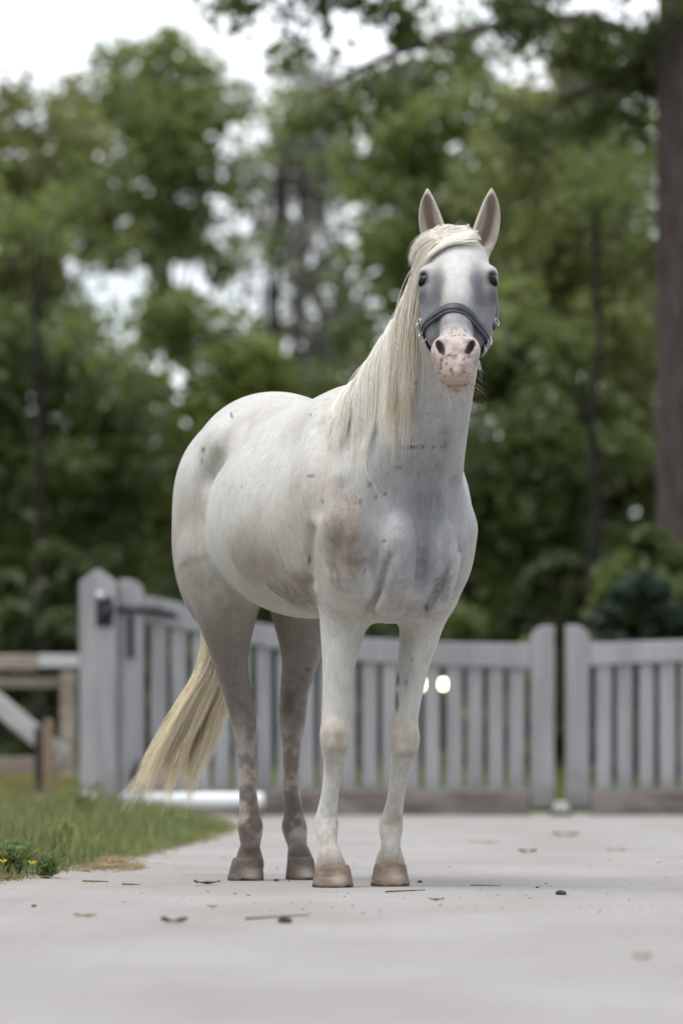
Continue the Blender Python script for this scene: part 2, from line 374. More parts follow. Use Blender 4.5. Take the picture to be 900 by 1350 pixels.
q = stile(g1, gx_(157), gx_(190), gz_(764), True); q.name = 'hinge_stile'; local(g1, q)
q = stile(g1, gx_(699), gx_(730), gz_(825), False); q.name = 'meeting_stile'; local(g1, q)
sh = tube('strap_hinge', M['iron'], g1, [[(gx_(152), GY-.062, gz_(804)), (gx_(178), GY-.062, gz_(803)), (gx_(205), GY-.060, gz_(805)), (gx_(233), GY-.055, gz_(812))]], [[.018, .020, .026, .016]], 6); local(g1, sh)
q = box('drop_bolt', M['iron'], g1, gx_(169), gx_(177), GY-.068, GY-.050, gz_(868), gz_(812), .004); local(g1, q)
q = tube('lower_hinge', M['iron'], g1, [[(gx_(176), GY-.06, gz_(1030)), (gx_(180), GY-.07, gz_(1018)), (gx_(184), GY-.06, gz_(1002))]], [[.020, .028, .012]], 6); local(g1, q)
TOP2 = ([776, 900, 1000, 1260], [848, 844, 838, 800]); BOT2 = ([776, 900, 1000, 1260], [878, 872, 868, 835])
g2 = leaf_gate(760, 'right leaf of the white paling gate, running out of the photo', 1, TOP2, BOT2, [795.5+27.8*k for k in range(16)], 776.5, 1250)
q = stile(g2, gx_(745), gx_(776), gz_(824), True); q.name = 'meeting_stile'; local(g2, q)
q = stile(g2, gx_(1251), gx_(1284), gz_(764), False); q.name = 'hinge_stile'; local(g2, q)
gs = empty('gate_stop', (gx_(738), GY-.12, 0), label='small pale stop block on a dark plate on the ground between both gate leaves', cat='gate stop')
q = box('plate', M['iron'], gs, gx_(724)-gx_(738), gx_(752)-gx_(738), -.09, .09, 0, .018, .003)
bm = bmesh.new(); bm_box(bm, -.05, .05, -.045, .045, .019, .085, .012); q = obj('block', bm_mesh('block', bm), M['stone'], gs)
for v in q.data.vertices:
    if v.co.z > .05: v.co.x *= .78; v.co.y *= .8

# ---------------------------------------------------------------- pole lying in front of the hinge end
PY = 34.8; kp = PY/FPX
pz = EYE+(982-1055)*kp; pr = .0435
pole = empty('jump_pole', ((250-450)*kp, PY, pz), label='white pole with a grey end lying level in front of the gate', cat='pole')
xa, xb, xc = [(p-450)*kp-pole.location.x for p in (158, 193, 348)]
q = tube('white_shaft', M['polewhite'], pole, [[(xb, 0, 0), (xc-.012, 0, 0), (xc, 0, 0)]], [[pr, pr, pr*.8]], 20)
q = tube('grey_end', M['polegrey'], pole, [[(xa, 0, 0), (xa+.012, 0, 0), (xb-.001, 0, 0)]], [[pr*.8, pr*1.01, pr*1.01]], 20)
for i, (px, lab) in enumerate(((176, 'low pale block under the grey end of the pole'), (330, 'low pale block under the white end of the pole'))):
    x = (px-450)*kp; zb = float(verge_z(np.array(x), np.array(PY))) if x < edge_x(PY) else 0
    bm = bmesh.new(); bm_box(bm, -.07, .07, -.06, .06, min(zb, 0)-.01, pz-pr+.004, .010)
    q = obj('support_block', bm_mesh('support_block', bm), M['sill'], None, (x, PY, 0)); tag(q, lab, 'block')

# ---------------------------------------------------------------- paddock fence at the left
FY = 38.6; kf = FY/FPX; fx = lambda p: (p-450)*kf; fz = lambda p: EYE+(982-p)*kf
fence = empty('paddock_fence', (fx(60), FY, 0), label='weathered post and rail fence left of the gate post', cat='fence')
def fpart(name, m, x0, x1, y0, y1, z0, z1, b=.006): q = box(name, m, fence, x0, x1, y0, y1, z0, z1, b); local(fence, q); return q
fpart('post', M['rail'], fx(80), fx(100), FY-.05, FY+.05, -.05, fz(882)); fpart('post', M['rail'], fx(-330), fx(-308), FY-.05, FY+.05, -.05, fz(882))
fpart('top_rail', M['rail'], fx(-420), fx(50), FY-.07, FY+.07, fz(884), fz(863)); q = fpart('top_rail', M['palerail'], fx(51), fx(104), FY-.075, FY+.075, fz(880), fz(863)); q['label'] = 'bleached end piece of the top rail'
fpart('rail', M['rail'], fx(-420), fx(79), FY-.02, FY+.02, fz(907), fz(892)); fpart('rail', M['rail'], fx(-420), fx(79), FY-.02, FY+.02, fz(1019), fz(998))
fpart('mossy_board', M['moss'], fx(-420), fx(105), FY-.11, FY-.072, -.04, fz(1022))
FB = 37.5; kb = FB/FPX
br = empty('brace_rail', ((40-450)*kb, FB, 0), label='bleached rail sloping down to the brown stake beside the fence', cat='rail')
a = Vector(((-60-450)*kb, FB, EYE+(982-880)*kb)); b = Vector(((84-450)*kb, FB, EYE+(982-1000)*kb)); d_ = (b-a); L = d_.length
bm = bmesh.new(); bm_box(bm, 0, L, -.03, .03, -.062, .062, .008); me = bm_mesh('plank', bm); q = obj('plank', me, M['palerail'], br)
q.rotation_euler = (0, -math.atan2(d_.z, d_.x), 0); q.location = a-Vector(br.location)
q = tube('nail_head', M['iron'], br, [[b+Vector((-.05, -.028, .02))-Vector(br.location), b+Vector((-.05, -.036, .02))-Vector(br.location)]], [[.012, .009]], 8)
SY = 37.36; ks = SY/FPX
st = empty('fence_stake', ((64-450)*ks, SY, 0), label='short brown stake standing in front of the sloping rail', cat='stake')
q = prism('stake', M['stake'], st, [(-.030, -.05), (.030, -.05), (.028, EYE+(982-952)*ks), (.010, EYE+(982-947)*ks), (-.022, EYE+(982-949)*ks)], -.025, .025, .004)
q = box('batten', M['bark'], st, -.085, -.032, .0, .03, -.04, EYE+(982-958)*ks)

# ---------------------------------------------------------------- trees
def leaf_quads(C, size, cols, up=.35):
    n = len(C); nrm = rng.normal(size=(n, 3)); nrm[:, 2] = np.abs(nrm[:, 2])+up; nrm /= np.linalg.norm(nrm, axis=1)[:, None]
    a = np.cross(nrm, rng.normal(size=(n, 3))); a /= np.linalg.norm(a, axis=1)[:, None]; b = np.cross(nrm, a)
    s = size*rng.uniform(.6, 1.25, n)[:, None]
    V = np.stack([C-a*s*.55, C+b*s*.32+nrm*s*.05, C+a*s*.55, C-b*s*.32+nrm*s*.05], 1).reshape(-1, 3)
    return V, np.arange(n*4).reshape(-1, 4), np.repeat(cols, 4, axis=0)
HOLES = []      # real openings in the canopy: x, z, radius at about 78 m
for px, py, r in ((150, 385, 46), (128, 360, 22), (172, 352, 24), (140, 430, 24), (242, 348, 25), (316, 236, 13), (340, 298, 20), (130, 480, 11), (186, 460, 10), (395, 345, 16), (428, 335, 16), (362, 402, 22), (320, 390, 14), (470, 215, 12), (150, 236, 9), (155, 275, 15), (400, 285, 14), (470, 310, 12), (55, 335, 8), (300, 320, 10), (825, 185, 12), (838, 245, 13), (275, 328, 10), (385, 210, 9), (525, 210, 8), (505, 380, 9), (420, 440, 10)):
    HOLES.append(((px-450)*78/FPX, EYE+(982-py)*78/FPX, r*78/FPX))
HOLES = np.array(HOLES)
def crown(name, parent, clumps, per, size, ca, cb, m='leaf', holes=True, up=.35, sq=.8):
    cl = np.asarray(clumps, float); n = len(cl)*per; k = np.repeat(np.arange(len(cl)), per)
    d = rng.normal(size=(n, 3)); d /= np.linalg.norm(d, axis=1)[:, None]; d *= rng.uniform(0, 1, (n, 1))**.45
    C = cl[k, :3]+d*cl[k, 3:4]*np.array([1, 1, sq])
    if holes:
        dd = np.hypot(C[:, None, 0]-HOLES[None, :, 0], C[:, None, 2]-HOLES[None, :, 1])/HOLES[None, :, 2]
        ok = (dd.min(1) > .92) | (rng.uniform(size=n) < .05); C, k = C[ok], k[ok]; n = len(C)
    tc_ = rng.uniform(0, 1, (len(cl), 1))[k]*.6+rng.uniform(0, 1, (n, 1))*.4
    cols = np.array(ca)*(1-tc_)+np.array(cb)*tc_
    V, F, c = leaf_quads(C, size, cols, up)
    V -= np.array(parent.location) if parent is not None else 0
    return obj(name, mesh_np(name, V, F, False, c), M[m], parent)
def limb_paths(base, top, r0, targets, wob=.12):
    base, top = np.array(base), np.array(top); t = np.linspace(0, 1, 9)[:, None]
    P = base+(top-base)*t; P[1:-1, :2] += rng.normal(0, wob, (7, 2)); paths = [P]; rad = [r0*(1-.75*t[:, 0])]; rad[0][0] *= 1.25
    for tg in targets:
        tg = np.array(tg); f = np.clip((tg[2]-base[2])/(top[2]-base[2])-rng.uniform(.12, .28), .2, .9); i = f*8
        a = P[int(i)]+(P[min(8, int(i)+1)]-P[int(i)])*(i-int(i)); mid_ = (a+tg)/2+rng.normal(0, .12, 3)+np.array([0, 0, .12])
        paths.append(crom(np.stack([a, mid_, tg]), 5)); rr = r0*(1-.75*f)*.55; rad.append(np.linspace(rr, rr*.18, 11))
    return paths, rad
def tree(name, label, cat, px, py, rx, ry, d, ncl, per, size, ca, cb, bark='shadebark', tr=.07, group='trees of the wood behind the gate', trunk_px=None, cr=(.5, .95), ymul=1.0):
    k = d/FPX; cx, cz, ax_, az = (px-450)*k, EYE+(982-py)*k, rx*k, ry*k; ay = (ax_+az)*.5*ymul
    bx = ((trunk_px if trunk_px is not None else px)-450)*k
    t = empty(name, (bx, d, 0), label=label, cat=cat, group=group)
    cl = []
    while len(cl) < ncl:
        v = rng.uniform(-1, 1, 3); q = np.linalg.norm(v)
        if q > 1: continue
        if q < .55 and rng.uniform() < .4: continue
        cl.append((cx+v[0]*ax_, d+v[1]*ay, cz+v[2]*az, rng.uniform(*cr)*min(ax_, az)*.62))
    cl = np.array(cl)
    tg = [c[:3] for c in cl[rng.permutation(len(cl))[:10]]]
    paths, rad = limb_paths((bx, d, -.06), (cx, d, cz+az*.7), tr, tg)
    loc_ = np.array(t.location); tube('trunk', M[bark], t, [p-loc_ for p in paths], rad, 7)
    crown('crown', t, cl, per, size, ca, cb)
    return t
DG = ((.062, .090, .028), (.172, .215, .064)); UG = ((.044, .060, .026), (.130, .160, .060)); MG = ((.110, .152, .044), (.25, .31, .092)); OG = ((.135, .152, .052), (.28, .305, .10)); GG = ((.14, .145, .11), (.25, .255, .20)); BG = ((.110, .155, .036), (.260, .325, .082))
tree('broadleaf_tree', 'olive tree at the left edge of the wood, its crown running out of the photo', 'tree', 20, 300, 120, 240, 72, 60, 120, .16, *OG)
tree('broadleaf_tree', 'tall green tree with a rounded top against the sky, left of the horse', 'tree', 205, 250, 120, 215, 80, 70, 120, .17, *MG, trunk_px=215)
tree('broadleaf_tree', 'dark green tree low at the left edge, below the bright gap', 'tree', 55, 610, 150, 210, 63, 52, 150, .15, *DG)
tree('broadleaf_tree', 'bright green tree above the rump of the horse', 'tree', 245, 565, 135, 165, 66, 46, 150, .15, *BG, trunk_px=330)
tree('sparse_tree', 'thin grey tree with pale limbs and many gaps, above the back of the horse', 'tree', 400, 330, 115, 250, 86, 74, 90, .15, *GG, bark='greybark', tr=.15, trunk_px=362)
tree('broadleaf_tree', 'dark tree just behind the neck of the horse', 'tree', 455, 640, 130, 210, 70, 48, 150, .15, *DG)
tree('broadleaf_tree', 'dense dark green tree behind the ears of the horse', 'tree', 590, 300, 125, 270, 66, 80, 120, .15, *MG)
tree('broadleaf_tree', 'leafy tree between the horse and the brown trunk at the right', 'tree', 765, 330, 130, 290, 60, 84, 110, .14, *OG)
tree('broadleaf_tree', 'shaded tree right of the horse, above the gate', 'tree', 690, 620, 130, 210, 57, 52, 150, .14, *DG)
tree('broadleaf_tree', 'bushy tree in front of the brown trunk, low at the right edge', 'tree', 868, 800, 85, 95, 43.5, 34, 130, .10, *DG)
tree('broadleaf_tree', 'low dark tree filling the gap above the left gate leaf', 'tree', 700, 760, 150, 130, 74, 44, 170, .15, *DG)
tree('broadleaf_tree', 'middling green tree left of the brown trunk, above the right gate leaf', 'tree', 825, 650, 100, 120, 64, 40, 150, .14, *DG)
tree('broadleaf_tree', 'low dark tree behind the gate post', 'tree', 130, 760, 190, 140, 74, 50, 170, .15, *DG)
# the big tree at the right edge: one thick trunk, low limbs hanging into the top of the picture
TD = 46.0; kt = TD/FPX; bt = empty('large_tree', ((899-450)*kt, TD, 0), label='large tree with a thick brown trunk at the right edge and limbs across the top', cat='tree')
q3 = lambda px, py, dy=0: np.array(((px-450)*kt, TD+dy, EYE+(982-py)*kt))
P = crom(np.stack([q3(906, 1075), q3(902, 800), q3(900, 500), q3(897, 200), q3(897, -150), q3(894, -700)]), 5)
paths = [P]; rad = [np.linspace(.235, .165, len(P))]
limbs = [((897, 130), (820, 30), (690, 10), (520, 45), (400, 95)), ((897, -60), (800, -45), (620, -30), (420, -5), (240, 20)), ((897, 40), (830, 90), (760, 110), (690, 150)), ((896, -130), (700, -110), (500, -50), (330, 15)), ((898, -40), (960, 20), (1030, 60))]
cl = []
for li, L_ in enumerate(limbs):
    pts_ = np.stack([q3(px, py, (-.35 if li % 2 else .45)*i) for i, (px, py) in enumerate(L_)]); C_ = crom(pts_, 6); paths.append(C_); rad.append(np.linspace(.075, .012, len(C_)))
    for f in np.linspace(.15, 1, 20):
        p = C_[int(f*(len(C_)-1))]+rng.normal(0, 1, 3)*np.array([.18, .4, .16])-np.array([0, 0, .06])
        cl.append((*p, rng.uniform(.16, .36))); tw = np.stack([C_[int(f*(len(C_)-1))], (C_[int(f*(len(C_)-1))]+p)/2+.03, p]); paths.append(tw); rad.append(np.array([.012, .008, .004]))
tube('trunk', M['bark'], bt, [p-np.array(bt.location) for p in paths], rad, 10)
crown('crown', bt, cl, 85, .10, *DG, holes=False)
# understorey
def shrub(name, label, px, d, w, h, ncl, ca, cb, size=.11, per=150):
    k = d/FPX; x = (px-450)*k; W = w*k/2; t = empty(name, (x, d, -.03), label=label, cat='shrub', group='shrubs under the wood')
    Hh = h*k; cl = [(x+rng.uniform(-1, 1)*W, d+rng.uniform(-1, 1)*W*.8, rng.uniform(.08, .95)**.9*Hh, rng.uniform(.20, .36)*min(W, Hh)*1.1) for _ in range(ncl)]
    loc_ = np.array(t.location); paths = [crom(np.stack([np.array((x+rng.normal(0, .08), d, -.05)), (np.array((x, d, 0))+np.array(c[:3]))/2, np.array(c[:3])]), 4)-loc_ for c in cl[:9]]
    tube('stems', M['bark'], t, paths, [np.linspace(.03, .008, len(p)) for p in paths], 5)
    crown('foliage', t, cl, per, size, ca, cb, holes=False); return t
for a in (('dark shrub low at the left edge behind the fence', 15, 52, 150, 300, 26, *UG), ('dark shrub behind the pointed gate post', 150, 55, 170, 330, 30, *UG), ('dark shrub behind the hind legs of the horse', 290, 53, 150, 280, 26, *UG),
          ('dark shrub seen under the belly of the horse', 400, 56, 160, 300, 28, *UG), ('shrub behind the fore legs of the horse', 540, 54, 160, 270, 26, *DG), ('yellow green shrub right of the fore legs above the gate rail', 660, 50, 110, 225, 22, *MG),
          ('dark shrub behind the gap between the gate leaves', 745, 55, 150, 320, 28, *UG), ('blue green shrub above the right gate leaf', 855, 42.5, 120, 330, 34, (.026, .048, .030), (.070, .110, .070))):
    shrub('shrub', *a)
# slim trunks standing in the shade
for px, pt, d, r, lab in ((57, 720, 58, .07, 'slim grey trunk standing behind the fence at the left'), (782, 720, 53, .075, 'slim grey trunk above the right gate leaf'), (362, 520, 76, .14, 'grey trunk rising behind the back of the horse')):
    k = d/FPX; x = (px-450)*k; t = empty('slim_tree', (x, d, 0), label=lab, cat='tree', group='slim trunks in the shade'); ht = EYE+(982-pt)*k+3
    paths, rad = limb_paths((x, d, -.06), (x+rng.normal(0, .15), d, ht), r, [(x+rng.normal(0, .5), d+rng.normal(0, .5), ht*rng.uniform(.8, 1.1)) for _ in range(5)], .03)
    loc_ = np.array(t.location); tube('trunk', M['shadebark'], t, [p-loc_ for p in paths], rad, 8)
    crown('crown', t, [(p[-1][0], p[-1][1], p[-1][2], .45) for p in paths], 90, .12, *MG)
# the wood going on behind and to both sides: nobody could count it
k = 130/FPX; cl = []
for _ in range(900):
    x = rng.uniform(-30, 30); hmax = float(np.interp(x, [-30, -9, -6.4, -5.6, -2.8, -2.0, 1.2, 1.8, 4, 30], [12, 11, 11, 6.8, 6.6, 7.6, 8.4, 11, 12, 12])); yy = rng.uniform(100, 150)
    cl.append((x, yy, rng.uniform(0, 1)**1.4*hmax, rng.uniform(.8, 1.5)))
o = crown('far_wood', None, cl, 80, .45, (.07, .09, .045), (.16, .18, .09), holes=False); tag(o, kind='stuff')
cl = []
for sgn in (-1, 1):
    for _ in range(170):
        yy = rng.uniform(44, 110); x = sgn*(yy*.056+rng.uniform(2.2, 12)); cl.append((x, yy, rng.uniform(0, 1)*rng.uniform(5, 11), rng.uniform(.9, 1.7)))
o = crown('side_wood', None, cl, 130, .35, (.05, .07, .028), (.13, .155, .06), holes=False); tag(o, kind='stuff')
cl = [(rng.uniform(-11, 11), rng.uniform(92, 98), rng.uniform(0, 1)**1.2*3.6, rng.uniform(.5, .9)) for _ in range(330)]
o = crown('hedge', None, cl, 110, .24, (.03, .042, .018), (.09, .115, .042), holes=False); tag(o, kind='stuff')
cl = []                                       # wood added out of view round the yard, to cut low sky light
for _ in range(420):
    a_ = rng.uniform(R(118), R(422)); rr_ = rng.uniform(24, 34); cl.append((rr_*math.cos(a_)*1.0, 6+rr_*math.sin(a_), rng.uniform(0, 1)*rng.uniform(6, 12), rng.uniform(1.4, 2.6)))
cl = [c for c in cl if c[1] < 12 or abs(c[0]) > 14]
o = crown('unseen_wood', None, cl, 60, .6, (.05, .07, .028), (.14, .17, .06), holes=False); tag(o, kind='stuff')
# lamp post with two lit lamps beyond the gate
LD = 52.0; kl = LD/FPX; lp = empty('garden_lamp', ((571-450)*kl, LD, -.03), label='two small round lit lamps glowing behind the gate pales', cat='lamp')
zc = EYE+(982-902)*kl+.03; tube('post', M['iron'], lp, [[(0, .03, 0), (0, .03, zc-.02)]], [[.025, .022]], 8); tube('arm', M['iron'], lp, [[(-14*kl, .03, zc-.03), (14*kl, .03, zc-.03)]], [[.014, .014]], 6)
for sx in (-13, 13.5):
    bm = bmesh.new(); bmesh.ops.create_uvsphere(bm, u_segments=12, v_segments=8, radius=.034); obj('bulb', bm_mesh('bulb', bm, True), M['lamp'], lp, (sx*kl, 0, zc))

# ---------------------------------------------------------------- the horse: one implicit surface, meshed once
HO = np.array([-0.044, 18.51, 0.0]); HS, HC = math.sin(R(20.5)), math.cos(R(20.5))
HMAT = np.array([[HS, -HC, 0], [HC, HS, 0], [0, 0, 1.0]])        # rows: the horse's forward, left and up
def loc(px, py, d): return HMAT @ (np.array(at(px, py, d))-HO)
PR = []
def smin(a, b, k):
    h = np.maximum(k-np.abs(a-b), 0)/k; return np.minimum(a, b)-h*h*k*0.25
def add_prim(f, lo, hi, k, sub=False):
    PR.append((f, np.asarray(lo)-k-0.035, np.asarray(hi)+k+0.035, k, sub))
def ell(c, r, k=0.05, B=None, sub=False):
    c = np.asarray(c, float); r = np.asarray(r, float); B_ = np.eye(3) if B is None else np.asarray(B, float)  # rows: axes
    def f(P):
        q = (P-c) @ B_.T; k0 = np.linalg.norm(q/r, axis=1); k1 = np.linalg.norm(q/(r*r), axis=1)
        return k0*(k0-1)/np.maximum(k1, 1e-6)
    e = np.sqrt(((B_*r[:, None])**2).sum(0)); add_prim(f, c-e, c+e, k, sub)
def chain(pts, k=0.05, n=5, ax=None, sq=1.0, sub=False, smooth=True):  # pts rows x,y,z,r
    Q = crom(pts, n) if smooth else np.asarray(pts, float)
    A, B, ra, rb = Q[:-1, :3], Q[1:, :3], Q[:-1, 3], Q[1:, 3]
    axv = None if ax is None else np.asarray(ax, float)/np.linalg.norm(ax)
    def f(P):
        d = np.full(len(P), 9.0)
        for a, b, r0, r1 in zip(A, B, ra, rb):
            ba = b-a; t = np.clip(((P-a) @ ba)/max(ba @ ba, 1e-9), 0, 1); q = P-a-t[:, None]*ba
            l2 = (q*q).sum(1)
            if axv is not None: l2 = l2+(q @ axv)**2*(1/sq**2-1)
            d = np.minimum(d, np.sqrt(l2)-(r0+(r1-r0)*t))
        return d
    rr = Q[:, 3:4]*max(1.0, sq); add_prim(f, (Q[:, :3]-rr).min(0), (Q[:, :3]+rr).max(0), k, sub)
def sdf(P):
    P = np.asarray(P, float); d = np.full(len(P), 1.0)
    for f, lo, hi, k, sub in PR:
        m = ((P > lo) & (P < hi)).all(1)
        if not m.any(): continue
        b = f(P[m]); d[m] = -smin(-d[m], b, k) if sub else smin(d[m], b, k)
    return d
def grad(P, e=0.0015):
    K4 = np.array([(1, -1, -1), (-1, -1, 1), (-1, 1, -1), (1, 1, 1)], float); vals = np.stack([sdf(P+k*e) for k in K4], 1)
    return (vals[:, :, None]*K4[None]).sum(1)/(4*e), vals.mean(1)
def sides(fn):
    for s in (-1, 1): fn(s)

# trunk
ell((-0.53, 0.0, 1.195), (0.335, 0.265, 0.285), 0.05)
ell((-0.42, 0.0, 1.36), (0.26, 0.17, 0.13), 0.10)
ell((-0.10, 0.0, 1.105), (0.54, 0.305, 0.305), 0.06)
ell((-0.12, 0.0, 1.32), (0.42, 0.15, 0.115), 0.10)
ell((0.24, 0.01, 1.11), (0.40, 0.25, 0.305), 0.10)
ell((0.28, 0.01, 1.37), (0.30, 0.09, 0.115), 0.12)
ell((0.46, 0.025, 1.06), (0.235, 0.205, 0.265), 0.08)
sides(lambda s: chain([(0.27, 0.01+s*0.095, 1.36, 0.07), (0.42, 0.015+s*0.143, 1.22, 0.097), (0.555, 0.02+s*0.138, 1.06, 0.085)], 0.07))
sides(lambda s: chain([(0.565, 0.02+s*0.143, 1.04, 0.080), (0.53, 0.03+s*0.140, 0.95, 0.082), (0.46, 0.03+s*0.125, 0.87, 0.078)], 0.05))
sides(lambda s: ell((0.33, 0.015+s*0.165, 1.06), (0.16, 0.085, 0.20), 0.07))
# thighs
sides(lambda s: ell((-0.60, 0.01+s*0.135, 1.06), (0.215, 0.145, 0.30), 0.035))
sides(lambda s: ell((-0.70, 0.01+s*0.10, 1.20), (0.15, 0.13, 0.20), 0.06))
sides(lambda s: ell((-0.36, s*0.195, 1.32), (0.09, 0.06, 0.07), 0.09))          # point of the hip
ell((-0.84, 0.0, 1.30), (0.08, 0.045, 0.10), 0.06)                              # dock
# neck
NECK = np.array([(0.40, 0.02, 1.20, 0.255), (0.56, 0.03, 1.37, 0.205), (0.70, 0.045, 1.53, 0.16), (0.81, 0.058, 1.66, 0.128), (0.895, 0.065, 1.76, 0.105)])
chain(NECK, 0.07, 5, ax=(0, 1, 0), sq=0.66)
sides(lambda s: chain([(0.60, 0.03+s*0.10, 1.16, 0.06), (0.72, 0.045+s*0.07, 1.36, 0.055), (0.82, 0.06+s*0.06, 1.56, 0.045)], 0.06))
# breast
sides(lambda s: ell((0.672, 0.035+s*0.066, 0.975), (0.072, 0.060, 0.115), 0.020))
sides(lambda s: ell((0.61, 0.03+s*0.070, 0.885), (0.085, 0.055, 0.095), 0.035))
ell((0.50, 0.03, 0.86), (0.18, 0.09, 0.075), 0.06)
chain([(0.755, 0.035, 1.07, 0.006), (0.740, 0.035, 0.98, 0.009), (0.705, 0.035, 0.87, 0.006)], 0.035, 3, (1, 0, 0), 4, sub=True)
chain([(0.77, 0.04, 1.26, 0.02), (0.755, 0.04, 1.17, 0.03), (0.75, 0.04, 1.09, 0.015)], 0.05, sub=True)   # jugular hollow
# flank hollow and girth
sides(lambda s: ell((-0.375, s*0.285, 1.20), (0.055, 0.035, 0.15), 0.06, sub=True))
# legs
def leg(rows, k=0.05): chain([(*loc(px, py, d), r) for px, py, d, r in rows], k, 7)
RF = [(458, 775, 18.12, .085), (452, 825, 18.12, .068), (446, 880, 18.11, .047), (443, 938, 18.10, .042), (442, 965, 18.08, .043), (441, 985, 18.08, .040),
      (440, 1008, 18.10, .030), (435, 1045, 18.11, .0255), (431, 1074, 18.12, .031), (430, 1087, 18.12, .036), (432, 1112, 18.08, .028), (434, 1130, 18.07, .037), (436, 1145, 18.075, .0475)]
LF = [(564, 770, 18.17, .09), (553, 835, 18.19, .060), (543, 885, 18.20, .0455), (534, 942, 18.20, .0395), (533, 970, 18.18, .042), (531, 990, 18.18, .039),
      (527, 1015, 18.20, .030), (522, 1050, 18.22, .0255), (517, 1077, 18.24, .031), (515, 1090, 18.25, .036), (515, 1113, 18.21, .028), (514, 1127, 18.215, .036), (514, 1142, 18.225, .0465)]
RH = [(292, 740, 18.92, .130), (298, 800, 18.90, .098), (302, 855, 18.97, .062), (310, 903, 19.05, .045), (318, 932, 19.09, .043), (322, 955, 19.09, .039),
      (324, 985, 19.07, .028), (326, 1030, 19.05, .026), (329, 1076, 19.01, .032), (330, 1091, 19.0, .039), (330, 1115, 18.97, .030), (329, 1126, 18.98, .037), (329, 1139, 18.98, .045)]
LH = [(398, 750, 19.0, .125), (398, 815, 19.05, .088), (396, 865, 19.12, .060), (389, 905, 19.22, .046), (386, 935, 19.26, .044), (385, 960, 19.26, .038),
      (384, 990, 19.23, .028), (384, 1035, 19.21, .026), (387, 1077, 19.17, .032), (388, 1091, 19.16, .039), (392, 1115, 19.12, .030), (394, 1126, 19.10, .036), (396, 1138, 19.10, .042)]
leg(RF, 0.045); leg(LF, 0.045); leg(RH, 0.05); leg(LH, 0.05)
for rows in (RF, LF):                                        # knee caps, elbows, fetlock bones
    p = loc(rows[4][0], rows[4][1]+4, rows[4][2]-0.012); ell(p, (0.040, 0.043, 0.044), 0.015); ell(p+np.array([.012, .014, -.030]), (.028, .020, .022), .012); ell(p+np.array([.012, -.014, -.030]), (.028, .020, .022), .012)
    p = loc(rows[5][0], rows[5][1]-8, rows[5][2]+0.045); ell(p, (0.025, 0.022, 0.035), 0.02)
    p = loc(rows[9][0], rows[9][1]+1, rows[9][2]+0.028); ell(p, (0.026, 0.030, 0.028), 0.02)
    a = loc(rows[6][0], rows[6][1], rows[6][2]+0.032); b = loc(rows[8][0], rows[8][1], rows[8][2]+0.032)
    chain([(*a, .013), (*b, .015)], 0.02, 2, smooth=False)   # tendon
for rows in (RH, LH):
    a = loc(rows[3][0]-3, rows[3][1]+5, rows[3][2]+0.10); b = loc(rows[5][0]-1, rows[5][1], rows[5][2]+0.045)
    chain([(*a, .022), (*b, .026)], 0.03, 2, smooth=False)   # hock point
    a2 = loc(rows[2][0], rows[2][1]-20, rows[2][2]+0.12); chain([(*a2, .03), (*a, .017)], 0.03, 2, smooth=False)
    p = loc(rows[9][0], rows[9][1]+1, rows[9][2]+0.028); ell(p, (0.028, 0.032, 0.028), 0.02)
    b2 = loc(rows[8][0], rows[8][1], rows[8][2]+0.032); b1 = loc(rows[6][0], rows[6][1], rows[6][2]+0.036)
    chain([(*b1, .014), (*b2, .015)], 0.02, 2, smooth=False)

def hit(px, py, d0=16.6, d1=19.6, fld=None):          # where a line of sight meets the animal
    d = np.arange(d0, d1, .012); P = np.stack([(np.array(at(px, py, q))-HO) for q in d]) @ HMAT.T; v = (fld or sdf)(P); i = int(np.argmax(v < 0)) if (v < 0).any() else int(np.argmin(v)); return P[i]
view = HMAT @ np.array([0, 1.0, 0])
def crease(pts, r, k, depth=3.5, sink=.0):
    rows = [(*(hit(px, py)+view*sink), rr) for px, py, rr in pts]; chain(rows, k, 9, view, depth, sub=True)
crease([(510, 745, .003), (502, 775, .0065), (488, 805, .008)], 0, .024)
crease([(592, 745, .004), (577, 778, .009), (559, 808, .009)], 0, .026)
crease([(322, 552, .006), (308, 572, .014), (290, 600, .017), (276, 632, .010)], 0, .06, 1.0, -.012)
crease([(452, 640, .006), (447, 690, .012), (440, 745, .006)], 0, .06, 1.0, -.010)
crease([(500, 650, .006), (490, 700, .012), (482, 745, .008)], 0, .05, 1.0, -.010)
crease([(425, 560, .006), (422, 610, .010), (418, 670, .006)], 0, .06, 1.0, -.008)
crease([(598, 640, .005), (603, 690, .009), (596, 735, .006)], 0, .05, 1.0, -.008)
crease([(412, 700, .003), (409, 735, .006), (410, 765, .004)], 0, .035, 2)
# head, in its own frame: s to the horse's left, u down the face, n out of the face
YAW, PIT = R(3.0), R(50)
fw = HMAT @ np.array([-math.sin(YAW), -math.cos(YAW), 0]); es = HMAT @ np.array([math.cos(YAW), -math.sin(YAW), 0]); up = np.array([0, 0, 1.0])
eu = math.cos(PIT)*fw-math.sin(PIT)*up; en = math.sin(PIT)*fw+math.cos(PIT)*up
HP = loc(604.5, 299, 17.60); HB = np.stack([es, eu, en])
def H(s, u, n): return HP+s*es+u*eu+n*en
def headco(P): return (P-HP) @ HB.T
def hell(s, u, n, r, k=0.03, rot=0.0, sub=False):
    c, q = math.cos(rot), math.sin(rot); B = np.stack([c*es+q*eu, -q*es+c*eu, en]); ell(H(s, u, n), r, k, B, sub)
def hchain(rows, k=0.03, n=4, sub=False, sq=1.0): chain([(*H(s, u, m), r) for s, u, m, r in rows], k, n, es if sq != 1 else None, sq, sub)
hell(0, .075, -.090, (.084, .115, .086), .05)
hell(0, .165, -.066, (.093, .120, .064), .04)
hchain([(0, .20, -.052, .052), (0, .33, -.050, .047), (0, .44, -.046, .042)], .04)
